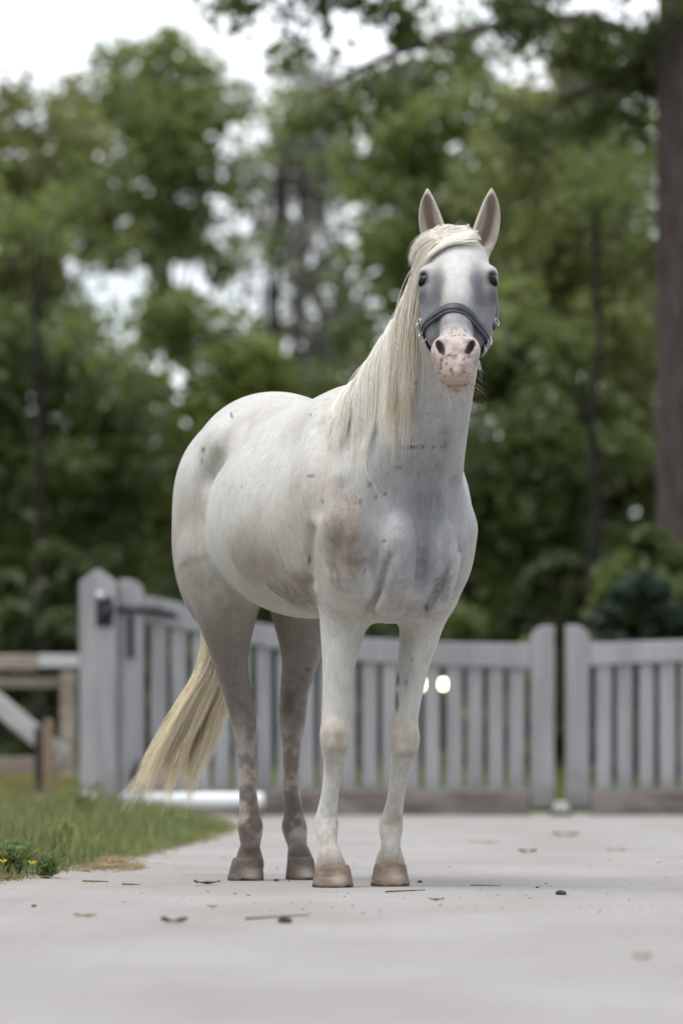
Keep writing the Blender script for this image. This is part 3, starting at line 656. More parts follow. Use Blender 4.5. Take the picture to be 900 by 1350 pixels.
sides(lambda s: hell(s*.066, .245, -.098, (.030, .12, .045), .04))
sides(lambda s: hell(s*.060, .205, -.160, (.043, .125, .10), .05))
hchain([(0, .25, -.175, .052), (0, .40, -.130, .045), (0, .50, -.112, .034)], .05)
hell(0, .46, -.062, (.056, .075, .056), .04)
sides(lambda s: hell(s*.043, .462, -.030, (.026, .040, .028), .022))
NOSE0 = len(PR)
sides(lambda s: hell(s*.042, .468, -.002, (.0098, .026, .030), .006, rot=s*0.34, sub=True))
NOSE = [PR[NOSE0][0], PR[NOSE0+1][0]]
hell(0, .506, -.062, (.049, .043, .038), .03)
hell(0, .488, -.106, (.039, .042, .031), .015)
hell(0, .553, -.0885, (.06, .045, .0035), .008, sub=True)
chain([(*H(0, .485, -.004), .004), (*H(0, .530, -.022), .005)], .014, 3, smooth=False, sub=True)
sides(lambda s: hell(s*.086, .148, -.048, (.028, .031, .029), .015))                      # brow
sides(lambda s: hell(s*.086, .205, -.064, (.024, .024, .026), .025))                     # under the eye
sides(lambda s: hell(s*.112, .174, -.036, (.025, .021, .025), .007, sub=True))
def lids(s):
    o = s*.72*es+.69*en; o /= np.linalg.norm(o); t1 = eu-o*(eu@o); t1 /= np.linalg.norm(t1); t2 = np.cross(o, t1); c = H(s*.089, .174, -.050)+o*.0125
    rows = [(*(c+t1*.0265*math.cos(a)+t2*.0205*math.sin(a)-o*.006*math.cos(a)**2), .0045) for a in np.linspace(0, 2*math.pi, 17)]
    chain(rows, .006, 2)
sides(lids)
hell(0, .150, -.044, (.066, .105, .042), .04)
def ear(s):
    base = H(s*.056, .012, -.085); T = 0.183
    ax_ = up+s*0.20*es+0.04*fw; ax_ = ax_/np.linalg.norm(ax_); face = fw+s*0.22*es; face = face/np.linalg.norm(face)
    prof = [(0, .033), (.22, .038), (.48, .0345), (.70, .0255), (.87, .0135), (1, .0025)]
    bow = lambda t: s*es*0.010*math.sin(math.pi*t)
    chain([(*(base+ax_*T*t+bow(t)), r) for t, r in prof], .018, 4, face, .72)
    EARS.append(len(PR)); chain([(*(base+ax_*T*t+bow(t)+face*(.021-.006*t)), r*.80) for t, r in prof if .1 < t < .95], .006, 4, face, .80, sub=True)
EARS = []; sides(ear); EARS = [PR[q][0] for q in EARS]

# grid and surface nets
gx = np.concatenate([np.arange(-0.98, 0.76, 0.0085), np.arange(0.76, 1.46, 0.0042)])
gy = np.arange(-0.36, 0.36, 0.0055)
gz = np.concatenate([np.arange(0.02, 1.36, 0.0085), np.arange(1.36, 2.12, 0.0042)])
D = np.full((len(gx), len(gy), len(gz)), 1.0, dtype=np.float32)
for f, lo, hi, k, sub in PR:
    i0, i1 = np.searchsorted(gx, [lo[0], hi[0]]); j0, j1 = np.searchsorted(gy, [lo[1], hi[1]]); k0, k1 = np.searchsorted(gz, [lo[2], hi[2]])
    if i1 <= i0 or j1 <= j0 or k1 <= k0: continue
    X, Y, Z = np.meshgrid(gx[i0:i1], gy[j0:j1], gz[k0:k1], indexing='ij')
    b = f(np.stack([X.ravel(), Y.ravel(), Z.ravel()], 1)).reshape(X.shape)
    d0 = D[i0:i1, j0:j1, k0:k1]
    D[i0:i1, j0:j1, k0:k1] = -smin(-d0, b, k) if sub else smin(d0, b, k)
Sg = D < 0
cnt = np.zeros(tuple(n-1 for n in D.shape), np.int8)
for a in (0, 1):
    for b in (0, 1):
        for c in (0, 1):
            cnt += Sg[a:Sg.shape[0]-1+a, b:Sg.shape[1]-1+b, c:Sg.shape[2]-1+c]
act = (cnt > 0) & (cnt < 8); I = np.argwhere(act)
idx = np.full(cnt.shape, -1, np.int32); idx[act] = np.arange(len(I))
G = (gx, gy, gz)
acc = np.zeros((len(I), 3)); num = np.zeros(len(I))
for ax_i in range(3):
    o1, o2 = [q for q in range(3) if q != ax_i]
    for a in (0, 1):
        for b in (0, 1):
            A = I.copy(); A[:, o1] += a; A[:, o2] += b; B = A.copy(); B[:, ax_i] += 1
            da = D[A[:, 0], A[:, 1], A[:, 2]].astype(float); db = D[B[:, 0], B[:, 1], B[:, 2]].astype(float)
            m = (da < 0) != (db < 0); t = np.where(m, da/np.where(da == db, 1, da-db), 0)
            pa = np.stack([G[q][A[:, q]] for q in range(3)], 1); pb = np.stack([G[q][B[:, q]] for q in range(3)], 1)
            acc += np.where(m[:, None], pa+t[:, None]*(pb-pa), 0); num += m
HV = acc/num[:, None]
HF = []
for ax_i in range(3):
    o1, o2 = [(1, 2), (2, 0), (0, 1)][ax_i]
    sl = [slice(None)]*3; sa = list(sl); sb = list(sl); sa[ax_i] = slice(0, -1); sb[ax_i] = slice(1, None)
    E = np.argwhere(Sg[tuple(sa)] != Sg[tuple(sb)])
    E = E[(E[:, o1] > 0) & (E[:, o2] > 0) & (E[:, o1] < D.shape[o1]-1) & (E[:, o2] < D.shape[o2]-1)]
    inside = Sg[E[:, 0], E[:, 1], E[:, 2]]
    def cell(d1, d2):
        C = E.copy(); C[:, o1] -= d1; C[:, o2] -= d2; return idx[C[:, 0], C[:, 1], C[:, 2]]
    q = np.stack([cell(1, 1), cell(0, 1), cell(0, 0), cell(1, 0)], 1)
    q[~inside] = q[~inside][:, ::-1]; HF.append(q)
HF = np.concatenate(HF); HF = HF[(HF >= 0).all(1)]
del Sg, cnt, act, idx
def gsdf(P):                                   # the same field read from the grid
    P = np.asarray(P, float); ii, tt = [], []
    for q, g_ in enumerate(G):
        i = np.clip(np.searchsorted(g_, P[:, q])-1, 0, len(g_)-2); ii.append(i); tt.append(np.clip((P[:, q]-g_[i])/(g_[i+1]-g_[i]), 0, 1))
    r = 0
    for a in (0, 1):
        for b in (0, 1):
            for c in (0, 1):
                r = r+(tt[0] if a else 1-tt[0])*(tt[1] if b else 1-tt[1])*(tt[2] if c else 1-tt[2])*D[ii[0]+a, ii[1]+b, ii[2]+c]
    out_ = np.zeros(len(P), bool)
    for q, g_ in enumerate(G): out_ |= (P[:, q] < g_[0]) | (P[:, q] > g_[-1])
    return np.where(out_, 1.0, r)
def ggrad(P, e=.005): return np.stack([gsdf(P+np.eye(3)[i]*e)-gsdf(P-np.eye(3)[i]*e) for i in range(3)], 1)/(2*e)
for _ in range(2):
    g, d = grad(HV); HV = HV-np.clip(d/np.maximum((g*g).sum(1), 0.05), -0.004, 0.004)[:, None]*g
# keep the largest connected piece
lab = np.arange(len(HV))
for _ in range(400):
    mn = lab[HF].min(1); new = lab.copy(); np.minimum.at(new, HF.ravel(), np.repeat(mn, 4)); new = new[new]
    if (new == lab).all(): break
    lab = new
u_, c_ = np.unique(lab, return_counts=True); keep = lab == u_[c_.argmax()]
remap = np.cumsum(keep)-1; HF = remap[HF[keep[HF[:, 0]]]]; HV = HV[keep]

# coat markings, skin and dirt; thigh and breast-crease shade is painted in as well
across_ = HMAT @ np.array([1.0, 0, 0])
GRY, BRN, DBR, OLV, BLK = (.205, .207, .225), (.30, .235, .18), (.19, .145, .11), (.36, .345, .27), (.07, .06, .055)
MARKS = [(560, 640, 42, 62, GRY, .85, 0), (562, 690, 34, 50, (.25, .252, .27), .6, 0), (566, 668, 26, 34, (.13, .132, .15), .7, 0), (588, 578, 11, 17, (.10, .10, .105), .75, 1), (560, 589, 26, 2.5, BLK, .9, 2), (540, 589, 12, 2.2, BLK, .8, 2),
  (545, 735, 30, 45, (.27, .275, .30), .6, 1), (580, 740, 22, 40, (.25, .255, .28), .6, 1), (515, 745, 26, 40, (.22, .215, .22), .7, 1), (487, 735, 22, 30, (.25, .24, .24), .7, 1), (500, 780, 14, 26, (.22, .215, .22), .4, 1), (590, 770, 10, 25, (.2, .2, .205), .7, 2),  # breast greys; left crease also darkened with painted shade
  (524, 795, 26, 18, (.36, .27, .21), .6, 1), (452, 690, 32, 60, BRN, .7, 0), (450, 690, 26, 52, DBR, .8, 1), (447, 738, 26, 46, (.24, .18, .135), .95, 1), (462, 720, 16, 40, DBR, .6, 1), (430, 640, 16, 55, (.40, .34, .27), .7, 1), (462, 668, 16, 26, DBR, .55, 2), (440, 700, 12, 34, DBR, .6, 2), (480, 640, 26, 20, (.42, .41, .40), .5, 1),
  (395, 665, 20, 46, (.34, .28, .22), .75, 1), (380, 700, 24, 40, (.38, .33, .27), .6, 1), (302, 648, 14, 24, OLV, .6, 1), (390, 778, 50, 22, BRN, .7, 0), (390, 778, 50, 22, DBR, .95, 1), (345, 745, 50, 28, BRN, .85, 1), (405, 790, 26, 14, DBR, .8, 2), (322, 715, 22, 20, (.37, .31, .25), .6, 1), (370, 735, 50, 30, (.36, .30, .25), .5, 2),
  (272, 768, 20, 18, (.13, .11, .095), .5, 1), (250, 690, 24, 50, (.33, .29, .26), .6, 1), (262, 640, 12, 26, (.36, .33, .31), .5, 0), (300, 800, 20, 30, (.13, .11, .095), .5, 1),  # thigh tones; the dark blob is thigh shading painted in
  (305, 548, 1.6, 6, BLK, .95, 0), (268, 592, 3.2, 3.6, BLK, .9, 0), (265, 606, 2, 4, BLK, .7, 2), (408, 547, 3, 3.5, BLK, .8, 2), (410, 628, 5, 2, BLK, .7, 2), (426, 660, 1.4, 3, BLK, .8, 0), (407, 738, 2, 7, BLK, .8, 0), (331, 722, 4, 3, BLK, .6, 2),
  (487, 637, 5, 6, (.12, .115, .12), .85, 2), (472, 663, 6, 7, (.16, .13, .11), .8, 2), (508, 650, 4, 2, BLK, .8, 2), (525, 616, 5, 2.5, BLK, .7, 2), (506, 712, 3, 2, BLK, .8, 0), (512, 731, 7, 5, BLK, .6, 2), (495, 655, 2, 2, BLK, .7, 0), (535, 500, 2.4, 2.4, BLK, .6, 0), (548, 505, 2, 3, BLK, .6, 0),
  (604, 725, 3, 8, BLK, .55, 2), (575, 775, 3, 16, BLK, .75, 2), (562, 800, 3, 6, BLK, .75, 2), (523, 896, 4, 10, (.10, .085, .08), .9, 0), (522, 925, 3.5, 16, (.14, .12, .115), .85, 0), (534, 900, 2, 5, (.12, .10, .10), .8, 0), (533, 880, 12, 55, (.27, .26, .26), .7, 0), (540, 985, 14, 18, (.36, .28, .21), .6, 1),
  (405, 882, 5, 3, BLK, .85, 0), (400, 905, 10, 22, (.13, .10, .085), .6, 1), (378, 925, 12, 26, (.11, .088, .074), .7, 1), (446, 970, 9, 9, (.36, .28, .20), .7, 2), (323, 1095, 8, 12, (.055, .042, .035), .9, 2), (316, 1118, 12, 14, (.09, .07, .056), .8, 2), (335, 1088, 8, 14, (.13, .10, .08), .7, 1), (385, 1112, 12, 16, (.14, .105, .08), .75, 1),
  (305, 935, 8, 24, (.12, .098, .082), .6, 1), (330, 965, 6, 14, (.15, .12, .10), .6, 2), (440, 1120, 9, 16, (.60, .59, .56), .7, 0), (517, 1115, 9, 16, (.60, .59, .56), .7, 0)]
def coat(P):
    n = len(P); C = np.tile(np.array([0.545, 0.53, 0.495]), (n, 1))
    def put(mask, col, a=1.0): m = np.clip(mask*a, 0, 1)[:, None]; C[:] = C*(1-m)+np.array(col)*m
    def blob(c, r): return np.exp(-(((P-np.asarray(c))/np.asarray(r))**2).sum(1))
    X, Y, Z = P.T; n1 = fbm(P, 5, 4); n2 = fbm(P+9, 22, 3); n3 = fbm(P+4, 70, 2)
    put(sstep(.42, .75, n1), (.44, .415, .36), .7)
    lowz = 1-sstep(.55, .95, Z)
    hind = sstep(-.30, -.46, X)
    put(hind*sstep(1.30, .98, Z), (.28, .248, .22), .90)  # hind-leg taupe, this and next line: dirt with side shade painted in
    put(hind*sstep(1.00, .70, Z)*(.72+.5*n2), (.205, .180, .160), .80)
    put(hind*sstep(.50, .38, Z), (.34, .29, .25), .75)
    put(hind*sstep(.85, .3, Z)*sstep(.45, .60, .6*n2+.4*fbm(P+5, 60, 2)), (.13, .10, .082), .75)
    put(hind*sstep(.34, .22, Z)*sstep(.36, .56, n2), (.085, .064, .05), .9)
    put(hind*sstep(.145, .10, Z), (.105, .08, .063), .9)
    fr = sstep(.50, .66, X)*sstep(1.55, 1.35, Z)
    put(fr*sstep(.75, .85, Z), (.375, .38, .405), .7)
    put(fr*sstep(.52, .72, n2)*sstep(1.1, .9, Z), (.25, .24, .245), .55)
    fore = sstep(.2, .3, X)*sstep(.75, .6, Z)
    put(fore*sstep(.54, .47, Z)*sstep(.36, .42, Z)*(.5+.5*n2), (.40, .335, .26), .8)
    put(fore*sstep(.42, .3, Z)*sstep(.42, .65, n2), (.40, .345, .28), .65)
    put(fore*sstep(.115, .075, Z), (.38, .31, .235), .8)
    put(fore*sstep(.50, .62, n3)*sstep(.5, .2, Z), (.36, .30, .24), .5)
    C *= (.93+.12*n3)[:, None]
    lat_ = P @ across_; dep = P @ view
    warp = np.stack([fbm(P+3, 16, 3), fbm(P+31, 16, 3)], 1)-.5; fine = fbm(P+5, 110, 2); strk = fbm(P*np.array([1, 1, .22])+2, 95, 2); grainy = sstep(.32, .70, .5*n2+.5*fine)
    for px, py, rx, ry, col, al, tex in MARKS:
        c = hit(px, py, fld=gsdf); k_ = 18.3/FPX; wl = .045 if rx*ry > 200 else .012
        wgt = np.exp(-(((lat_-c @ across_+wl*warp[:, 0])/(rx*k_))**2+((Z-c[2]+wl*warp[:, 1])/(ry*k_))**2))*(np.abs(dep-c @ view) < .16)
        big = rx*ry > 90
        tx = (.65+.35*grainy if big else 1) if tex == 0 else (.22+.78*sstep(.36, .60, n1*.30+n2*.30+strk*.40) if tex == 1 else sstep(.40, .58, .6*n3+.4*fine))
        put((sstep(.02, 1.0, wgt) if big else sstep(.12, .75, wgt))*tx, col, al)
    C *= ((.95+.10*fine)*(.90+.20*strk))[:, None]
    # small flecks everywhere
    cell = np.floor(P*34); jit = np.stack([hash3(*(cell.astype(np.int64)+q).T) for q in (3, 11, 29)], 1)
    on = hash3(*(cell.astype(np.int64)+71).T); dd = np.linalg.norm(P*34-cell-0.2-0.6*jit, axis=1)
    put((dd < .03+.10*n3*n3)*(on > .80)*(Z > .1), (.13, .11, .10), .7)
    for fq, thr, al in ((60, .11, .55), (105, .15, .5), (150, .2, .4)):
        cell = np.floor(P*fq); ci = cell.astype(np.int64); jit = np.stack([hash3(*(ci+q).T) for q in (3, 19, 41)], 1); on = hash3(*(ci+7).T)
        dd = np.linalg.norm(P*fq-cell-.2-.6*jit, axis=1); dens = .10*sstep(.48, .66, n1)+.06*sstep(.5, .65, n2)+.22*hind*sstep(.9, .4, Z)+.10*fr
        put((dd < thr*(.6+.8*jit[:, 0]))*(on < dens)*1.0, (.13, .11, .10), al)
    # head
    h = headco(P); s, u, m = h.T; a = np.abs(s); head = (u > -.02)*(m > -.27)*sstep(.86, .95, X)
    def hb(c, r): return np.exp(-(((h-np.asarray(c))/np.asarray(r))**2).sum(1))*head
    def hb2(c, r): return hb(c, r)+hb((-c[0], c[1], c[2]), r)
    put(head*sstep(.0, .05, u), (.58, .57, .55), .6)
    wob = .030*(fbm(h+7, 24, 3)-.5); dark = head*sstep(.026, .054, a+wob-.10*(.19-u)*(u < .19))*sstep(.13, .20, u+wob)*sstep(.47, .42, u)
    put(dark, (.078, .08, .094), .95)
    put(head*sstep(.24, .31, u)*sstep(.46, .40, u)*sstep(.3, .6, n2+.15), (.21, .21, .225), .8)
    put(hb2((.05, .20, -.02), (.02, .06, .05)), (.10, .102, .12), .8)
    put(hb((0, .30, .0), (.010, .035, .03)), (.30, .30, .32), .7)
    put(hb((.02*0, .10, 0), (.060, .085, .07)), (.63, .62, .60), .85); put(hb((.004, .20, 0), (.028, .075, .06))*sstep(.2, .5, n2+.2), (.63, .62, .60), .85)
    pink = head*sstep(.37, .43, u+.06*(n2-.5)+.03*(n3-.5)); put(pink, (.60, .485, .455), .92); put(pink*sstep(.5, .7, n2), (.62, .56, .54), .6)
    put(head*sstep(.475, .56, u+.05*(n2-.5)), (.47, .33, .27), .8); put(head*sstep(.40, .46, u)*sstep(.56, .66, n3), (.30, .23, .21), .7)
    put(head*sstep(.44, .49, u)*sstep(.046, .060, a), (.33, .27, .25), .6)
    for f_ in NOSE: put((np.abs(f_(P)) < .0035)*(m < -.006)*1.0, (.06, .03, .028), .95)
    put(hb2((.062, .52, -.09), (.018, .025, .03))*sstep(.4, .6, n3), (.07, .06, .06), .9)
    put(hb2((.087, .172, -.055), (.022, .030, .03))*sstep(.42, .55, n3), (.08, .07, .07), .85)
    put(hb2((.075, .140, -.045), (.022, .016, .03)), (.48, .42, .41), .75)
    put(hb2((.078, .21, -.055), (.012, .022, .03)), (.50, .46, .45), .7)
    put(sstep(.1, .6, hb2((.096, .174, -.036), (.019, .026, .022))), (.026, .026, .026), .95)
    cell = np.floor(P*85); jit = np.stack([hash3(*(cell.astype(np.int64)+q).T) for q in (5, 13, 31)], 1)
    on = hash3(*(cell.astype(np.int64)+37).T); dd = np.linalg.norm(P*85-cell-0.25-0.5*jit, axis=1)
    put((dd < .22+.30*n3)*(on > .50)*(pink+head*sstep(.34, .38, u) > .4)*(hb((0, .40, 0), (.05, .035, .06))+hb((0, .515, -.05), (.06, .025, .06)) > .25), (.10, .085, .085), .85)
    # ears: brown inside
    ez = sstep(1.885, 1.93, Z)*(X > .85)
    put(ez, (.47, .42, .36), .6)
    m_ = Z > 1.84
    if m_.any():
        ins = np.zeros(n)
        for f_ in EARS: ins[m_] = np.maximum(ins[m_], sstep(.0045, .001, np.abs(f_(P[m_]))))
        ctr = np.full(n, 9.0)
        for q in (-1, 1):
            rel = P-H(q*.056, .012, -.085); t = rel[:, 2]/.185; ctr = np.minimum(ctr, np.abs(rel @ es-q*(.2*.185*t+.012*np.sin(np.pi*np.clip(t, 0, 1)))))
        put(ins, (.40, .33, .27), .8); put(ins*sstep(.021, .006, ctr)*(.7+.3*n2)*sstep(2.04, 1.99, Z), (.12, .080, .060), .95)
    return C
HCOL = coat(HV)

horse = empty('horse', (HO[0], HO[1], 0), math.atan2(-HC, HS), label='white horse with a pink nose standing on pale paving, looking at the camera', cat='horse')
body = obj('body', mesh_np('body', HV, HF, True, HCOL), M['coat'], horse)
# eyes
for s in (-1, 1):
    bm = bmesh.new(); bmesh.ops.create_uvsphere(bm, u_segments=20, v_segments=14, radius=0.0240)
    e = obj('eye', bm_mesh('eye', bm, True), M['eye'], horse, H(s*.0905, .174, -.0485))
    e['label'] = 'dark eye on the %s of the face in the photo' % ('left' if s < 0 else 'right')
# hooves
def hoof(px, py, d, yaw, wid, ln, ht, cols):
    c = loc(px, py, d)+np.array([math.cos(yaw), math.sin(yaw), 0])*.018; nn = 28
    prof = [(0.0, .985, 0.0), (0.05, 1.02, 0.0), (0.2, .99, -.04), (0.4, .945, -.10), (0.6, .90, -.165), (0.78, .86, -.22), (0.9, .83, -.25), (0.98, .77, -.26), (1.0, .5, -.26)]
    V = []
    for t, k, sh in prof:
        for i in range(nn):
            a = 2*math.pi*i/nn; x = math.cos(a); y = math.sin(a)
            x = x*ln*k*(1.0 if x > 0 else 0.85); y = y*wid*k*(1-0.10*max(0, -math.cos(a)))
            hz = ht*t*(1.0 if math.cos(a) > 0 else 1+0.35*math.cos(a))
            xx, yy = x+sh*ln, y
            V.append((c[0]+xx*math.cos(yaw)-yy*math.sin(yaw), c[1]+xx*math.sin(yaw)+yy*math.cos(yaw), 0.001+hz+(.004*max(0, math.sin(3*a+px))+.0015*math.sin(9*a))*(t < .1)*(math.cos(a) > .2)))
    n = len(prof); F = [(i*nn+j, i*nn+(j+1) % nn, (i+1)*nn+(j+1) % nn, (i+1)*nn+j) for i in range(n-1) for j in range(nn)]
    V.append((c[0], c[1], 0.0015)); F2 = [(j, len(V)-1, len(V)-1, (j+1) % nn) for j in range(nn)]
    V = np.array(V); nz = np.clip((fbm(V*np.array([1, 1, 1.8]), 45, 3)-.5)*2.2+.5+.18*np.sin(V[:, 2]*520), 0, 1); base = np.array(cols[0])*(1-nz[:, None])+np.array(cols[1])*nz[:, None]
    wear = np.exp(-(((V-(c+np.array([ln*.9, 0, .02])))/np.array([.05, .025, .018]))**2).sum(1))[:, None]
    base = base*(1-wear*.8)+np.array((.50, .42, .35))*wear*.8
    tri = [f for f in F]+[(a, b, d_, d_) for a, b, _, d_ in F2]
    bm = bmesh.new(); vs = [bm.verts.new(v) for v in V]
    for f in F: bm.faces.new([vs[q] for q in f])
    for a, b, _, d_ in F2: bm.faces.new((vs[a], vs[d_], vs[b]))
    bmesh.ops.recalc_face_normals(bm, faces=bm.faces)
    me = bm_mesh('hoof', bm, True); ca = me.color_attributes.new('tint', 'FLOAT_COLOR', 'POINT')
    ca.data.foreach_set('color', np.hstack([base, np.ones((len(V), 1))]).astype(np.float32).ravel())
    return obj('hoof', me, M['hoof'], horse)
FC = ((.12, .088, .064), (.25, .19, .14)); HCc = ((.065, .05, .04), (.15, .118, .094))
hoof(438.5, 1168, 18.05, R(-20), .060, .062, .066, FC); hoof(514, 1165, 18.20, R(-20), .057, .062, .066, FC)
hoof(327, 1161, 18.96, R(-40), .056, .064, .070, HCc); hoof(396, 1160, 19.07, R(-12), .049, .062, .070, HCc)
# hair
def strands(name, roots, ctrl, r0, cols, sides_=3, nseg=10, push=True, jitter=0.0, minpush=0.004, parent=None):
    """roots (n,3), ctrl (n,k,3): control points incl. root; thin tapered tubes"""
    n = len(ctrl); P = np.stack([crom(c, max(2, nseg//(ctrl.shape[1]-1))) for c in ctrl]); L = P.shape[1]
    if push:
        for _ in range(4):
            q = P.reshape(-1, 3); d = gsdf(q); g = ggrad(q); g /= np.linalg.norm(g, axis=1)[:, None]+1e-6
            lay = np.repeat(rng.uniform(minpush, minpush+.014, n), L); m = d < lay
            q[m] += (np.clip(lay-d, 0, .06)[:, None]*g)[m]; P = q.reshape(n, L, 3)
        P[:, 1:-1] = 0.25*P[:, :-2]+0.5*P[:, 1:-1]+0.25*P[:, 2:]
    t = np.linspace(0, 1, L); rad = r0*(1-.90*t**1.5)*rng.uniform(.6, 1.2, (n, 1)) if np.isscalar(r0) else r0
    T = np.gradient(P, axis=1); T /= np.linalg.norm(T, axis=2)[..., None]+1e-9
    A = np.cross(T, rng.normal(size=(n, 1, 3))); A /= np.linalg.norm(A, axis=2)[..., None]+1e-9; B = np.cross(T, A)
    ang = np.arange(sides_)*2*np.pi/sides_
    V = P[:, :, None, :]+rad[:, :, None, None]*(np.cos(ang)[:, None]*A[:, :, None, :]+np.sin(ang)[:, None]*B[:, :, None, :])
    i = (np.arange(n)[:, None, None]*L+np.arange(L-1)[None, :, None])*sides_; j = np.arange(sides_)[None, None, :]; jn = (j+1) % sides_
    F = np.stack([i+j, i+sides_+j, i+sides_+jn, i+jn], -1).reshape(-1, 4)
    c = np.repeat(cols, L*sides_, axis=0)
    return obj(name, mesh_np(name, V.reshape(-1, 3), F, True, c), M['hair'], parent)
def tints(n, a, b, dark=None, pd=0.0):
    t = rng.uniform(0, 1, (n, 1)); c = np.array(a)*(1-t)+np.array(b)*t
    if dark is not None: m = rng.uniform(size=n) < pd; c[m] = np.array(dark)*rng.uniform(.8, 1.2, (m.sum(), 1))
    return c
# mane: roots along the crest, falling over the right side of the neck
cp = crom(NECK, 12); tang = np.gradient(cp[:, :3], axis=0); tang /= np.linalg.norm(tang, axis=1)[:, None]
crest_dir = np.stack([-tang[:, 2], 0*tang[:, 0], tang[:, 0]], 1)
crest = cp[:, :3]+crest_dir*(cp[:, 3:4]+.004)
n = 6500; q = rng.uniform(.16, 1.0, n)**0.9*(len(crest)-1.001); i = q.astype(int); f = (q-i)[:, None]
nclump = 46; cl = (q/(len(crest)-1)*nclump+rng.normal(0, .35, n)).astype(int); cro = rng.normal(size=(80, 6))[np.clip(cl, 0, 79)]
root = crest[i]*(1-f)+crest[i+1]*f; root[:, 1] += rng.normal(0, .008, n); root -= crest_dir[i]*.012
fr = q/(len(crest)-1); Lh = np.interp(fr, [.1, .25, .45, .7, 1], [.10, .17, .27, .33, .36])*(1+.12*cro[:, 0]+rng.normal(0, .13, n))
ctrl = np.stack([root,
    root+np.stack([.010+0*Lh, -.055+0*Lh, .012+0*Lh], 1),
    root+np.stack([.020+.012*cro[:, 1], -.105+.008*cro[:, 2], -.36*Lh], 1),
    root+np.stack([.035+.018*cro[:, 1], -.125+.010*cro[:, 2]+rng.normal(0, .004, n), -.72*Lh], 1),
    root+np.stack([.045+.025*cro[:, 1]+rng.normal(0, .008, n), -.140+.014*cro[:, 2]+rng.normal(0, .008, n), -1.08*Lh], 1)], 1)
cm = tints(n, (.88, .85, .77), (.94, .92, .86), (.72, .62, .45), .05)
inner = (q/(len(crest)-1) > .70)[:, None]; cm = np.where(inner & (rng.uniform(size=(n, 1)) < .35), np.array((.66, .52, .34)), cm)
strands('mane', root, ctrl, .00105, cm, parent=horse, nseg=16)
# forelock: from between the ears, swept over the brow to the right eye
n = 2800; s0 = np.clip(rng.normal(-.006, .020, n), -.055, .046); u0 = np.clip(rng.normal(.015, .026, n)+.5*np.maximum(s0-.01, 0), -.034, .075); r_ = rng.normal(size=n)
tt = np.clip((s0+.05)/.09+rng.normal(0, .20, n), 0, 1.15)
e_s = -.112+.030*tt+.006*r_; e_u = .050+.062*tt+rng.normal(0, .008, n)
ctrl = np.stack([np.stack([H(s0[k], u0[k], -.034) for k in range(n)]),
    np.stack([H(s0[k]*.85-.012, u0[k]*.7+.022+.012*tt[k], .004+.004*r_[k]) for k in range(n)]),
    np.stack([H(.52*e_s[k]+.40*s0[k], .25*u0[k]+.62*e_u[k], .010) for k in range(n)]),
    np.stack([H(e_s[k], e_u[k], -.010-.030*tt[k]) for k in range(n)]),
    np.stack([H(e_s[k]*1.14-.006, e_u[k]+.020+.035*tt[k], -.055-.045*tt[k]) for k in range(n)])], 1)
rs = rng.uniform(size=n) < .0; e_s = np.where(rs, rng.uniform(-.060, .050, n), e_s); e_u = np.where(rs, rng.uniform(.03, .15, n), e_u)
for k in np.where(rs)[0]: ctrl[k, 1] = H(.75*s0[k]+.25*e_s[k], u0[k]+.02, .008); ctrl[k, 2] = H(.5*s0[k]+.5*e_s[k], .5*u0[k]+.4*e_u[k], .012); ctrl[k, 3] = H(.2*s0[k]+.8*e_s[k], .8*e_u[k]+.01, .008); ctrl[k, 4] = H(e_s[k]-.006, e_u[k]+.02, .006)
strands('forelock', None, ctrl, .00095, tints(n, (.88, .83, .73), (.94, .92, .86), (.76, .63, .47), .12), parent=horse, nseg=16)
# tail
tl = lambda px, py, d: loc(px, py, d)
mid = np.stack([np.array((-.86, 0, 1.30)), np.array((-.95, -.01, 1.20)), np.array((-.985, -.02, 1.02)), tl(292, 850, 19.62), tl(262, 925, 19.68), tl(232, 985, 19.72), tl(214, 1026, 19.74)])
n = 3600; nc = 26; cc = rng.integers(0, nc, n); ca = rng.normal(size=(nc, 4)); sp = np.array([.012, .03, .05, .055, .07, .085, .10])
fan = np.clip(ca[cc, 0], -1.9, 1.9); lat = np.array([HS*0, 0, 0])
across = HMAT @ np.array([1.0, 0, 0]); depth = HMAT @ np.array([0, 1.0, 0])
ctrl = np.repeat(mid[None], n, 0)
for k in range(7):
    ctrl[:, k] += (fan*sp[k]*(.60 if k < 4 else .70))[:, None]*across+(ca[cc, 1]*sp[k]*.35)[:, None]*depth
    ctrl[:, k] += rng.normal(0, .006+.006*k/6, (n, 1))*across+rng.normal(0, .007, (n, 1))*depth
    ctrl[:, k, 2] += (ca[cc, 2]*.03+rng.normal(0, .015, n))*(k/6)**2
Lk = rng.uniform(.10, 1.0, n)[:, None]**.6+.30*ca[cc, 3][:, None]
ctrl[:, 6] = ctrl[:, 5]+(ctrl[:, 6]-ctrl[:, 5])*Lk
ct = tints(n, (.92, .82, .59), (.97, .92, .78), (.74, .57, .34), .09)
strands('tail', None, ctrl, .0013, ct, parent=horse, nseg=30, push=True, minpush=.002)
# whiskers on lips and chin
n = 46; wr = []
for k in range(n):
    s = random.choice((-1, 1, 1))*random.uniform(.020, .045); u = random.uniform(.47, .56); m = random.uniform(-.13, -.06)
    p = H(s, u, m); dvec = (s*9*es+.35*eu-.3*en*0+np.array([0, 0, -.35]))+rng.normal(0, .35, 3); dvec /= np.linalg.norm(dvec)
    ln = random.uniform(.03, .075)
    wr.append([p, p+dvec*ln*.5+np.array([0, 0, .003]), p+dvec*ln])
wr = np.array(wr); wh = strands('whiskers', None, wr, .0007, tints(n, (.45, .38, .28), (.62, .55, .45), (.12, .10, .09), .25), parent=horse, nseg=6, push=False); tag(wh, kind='stuff')

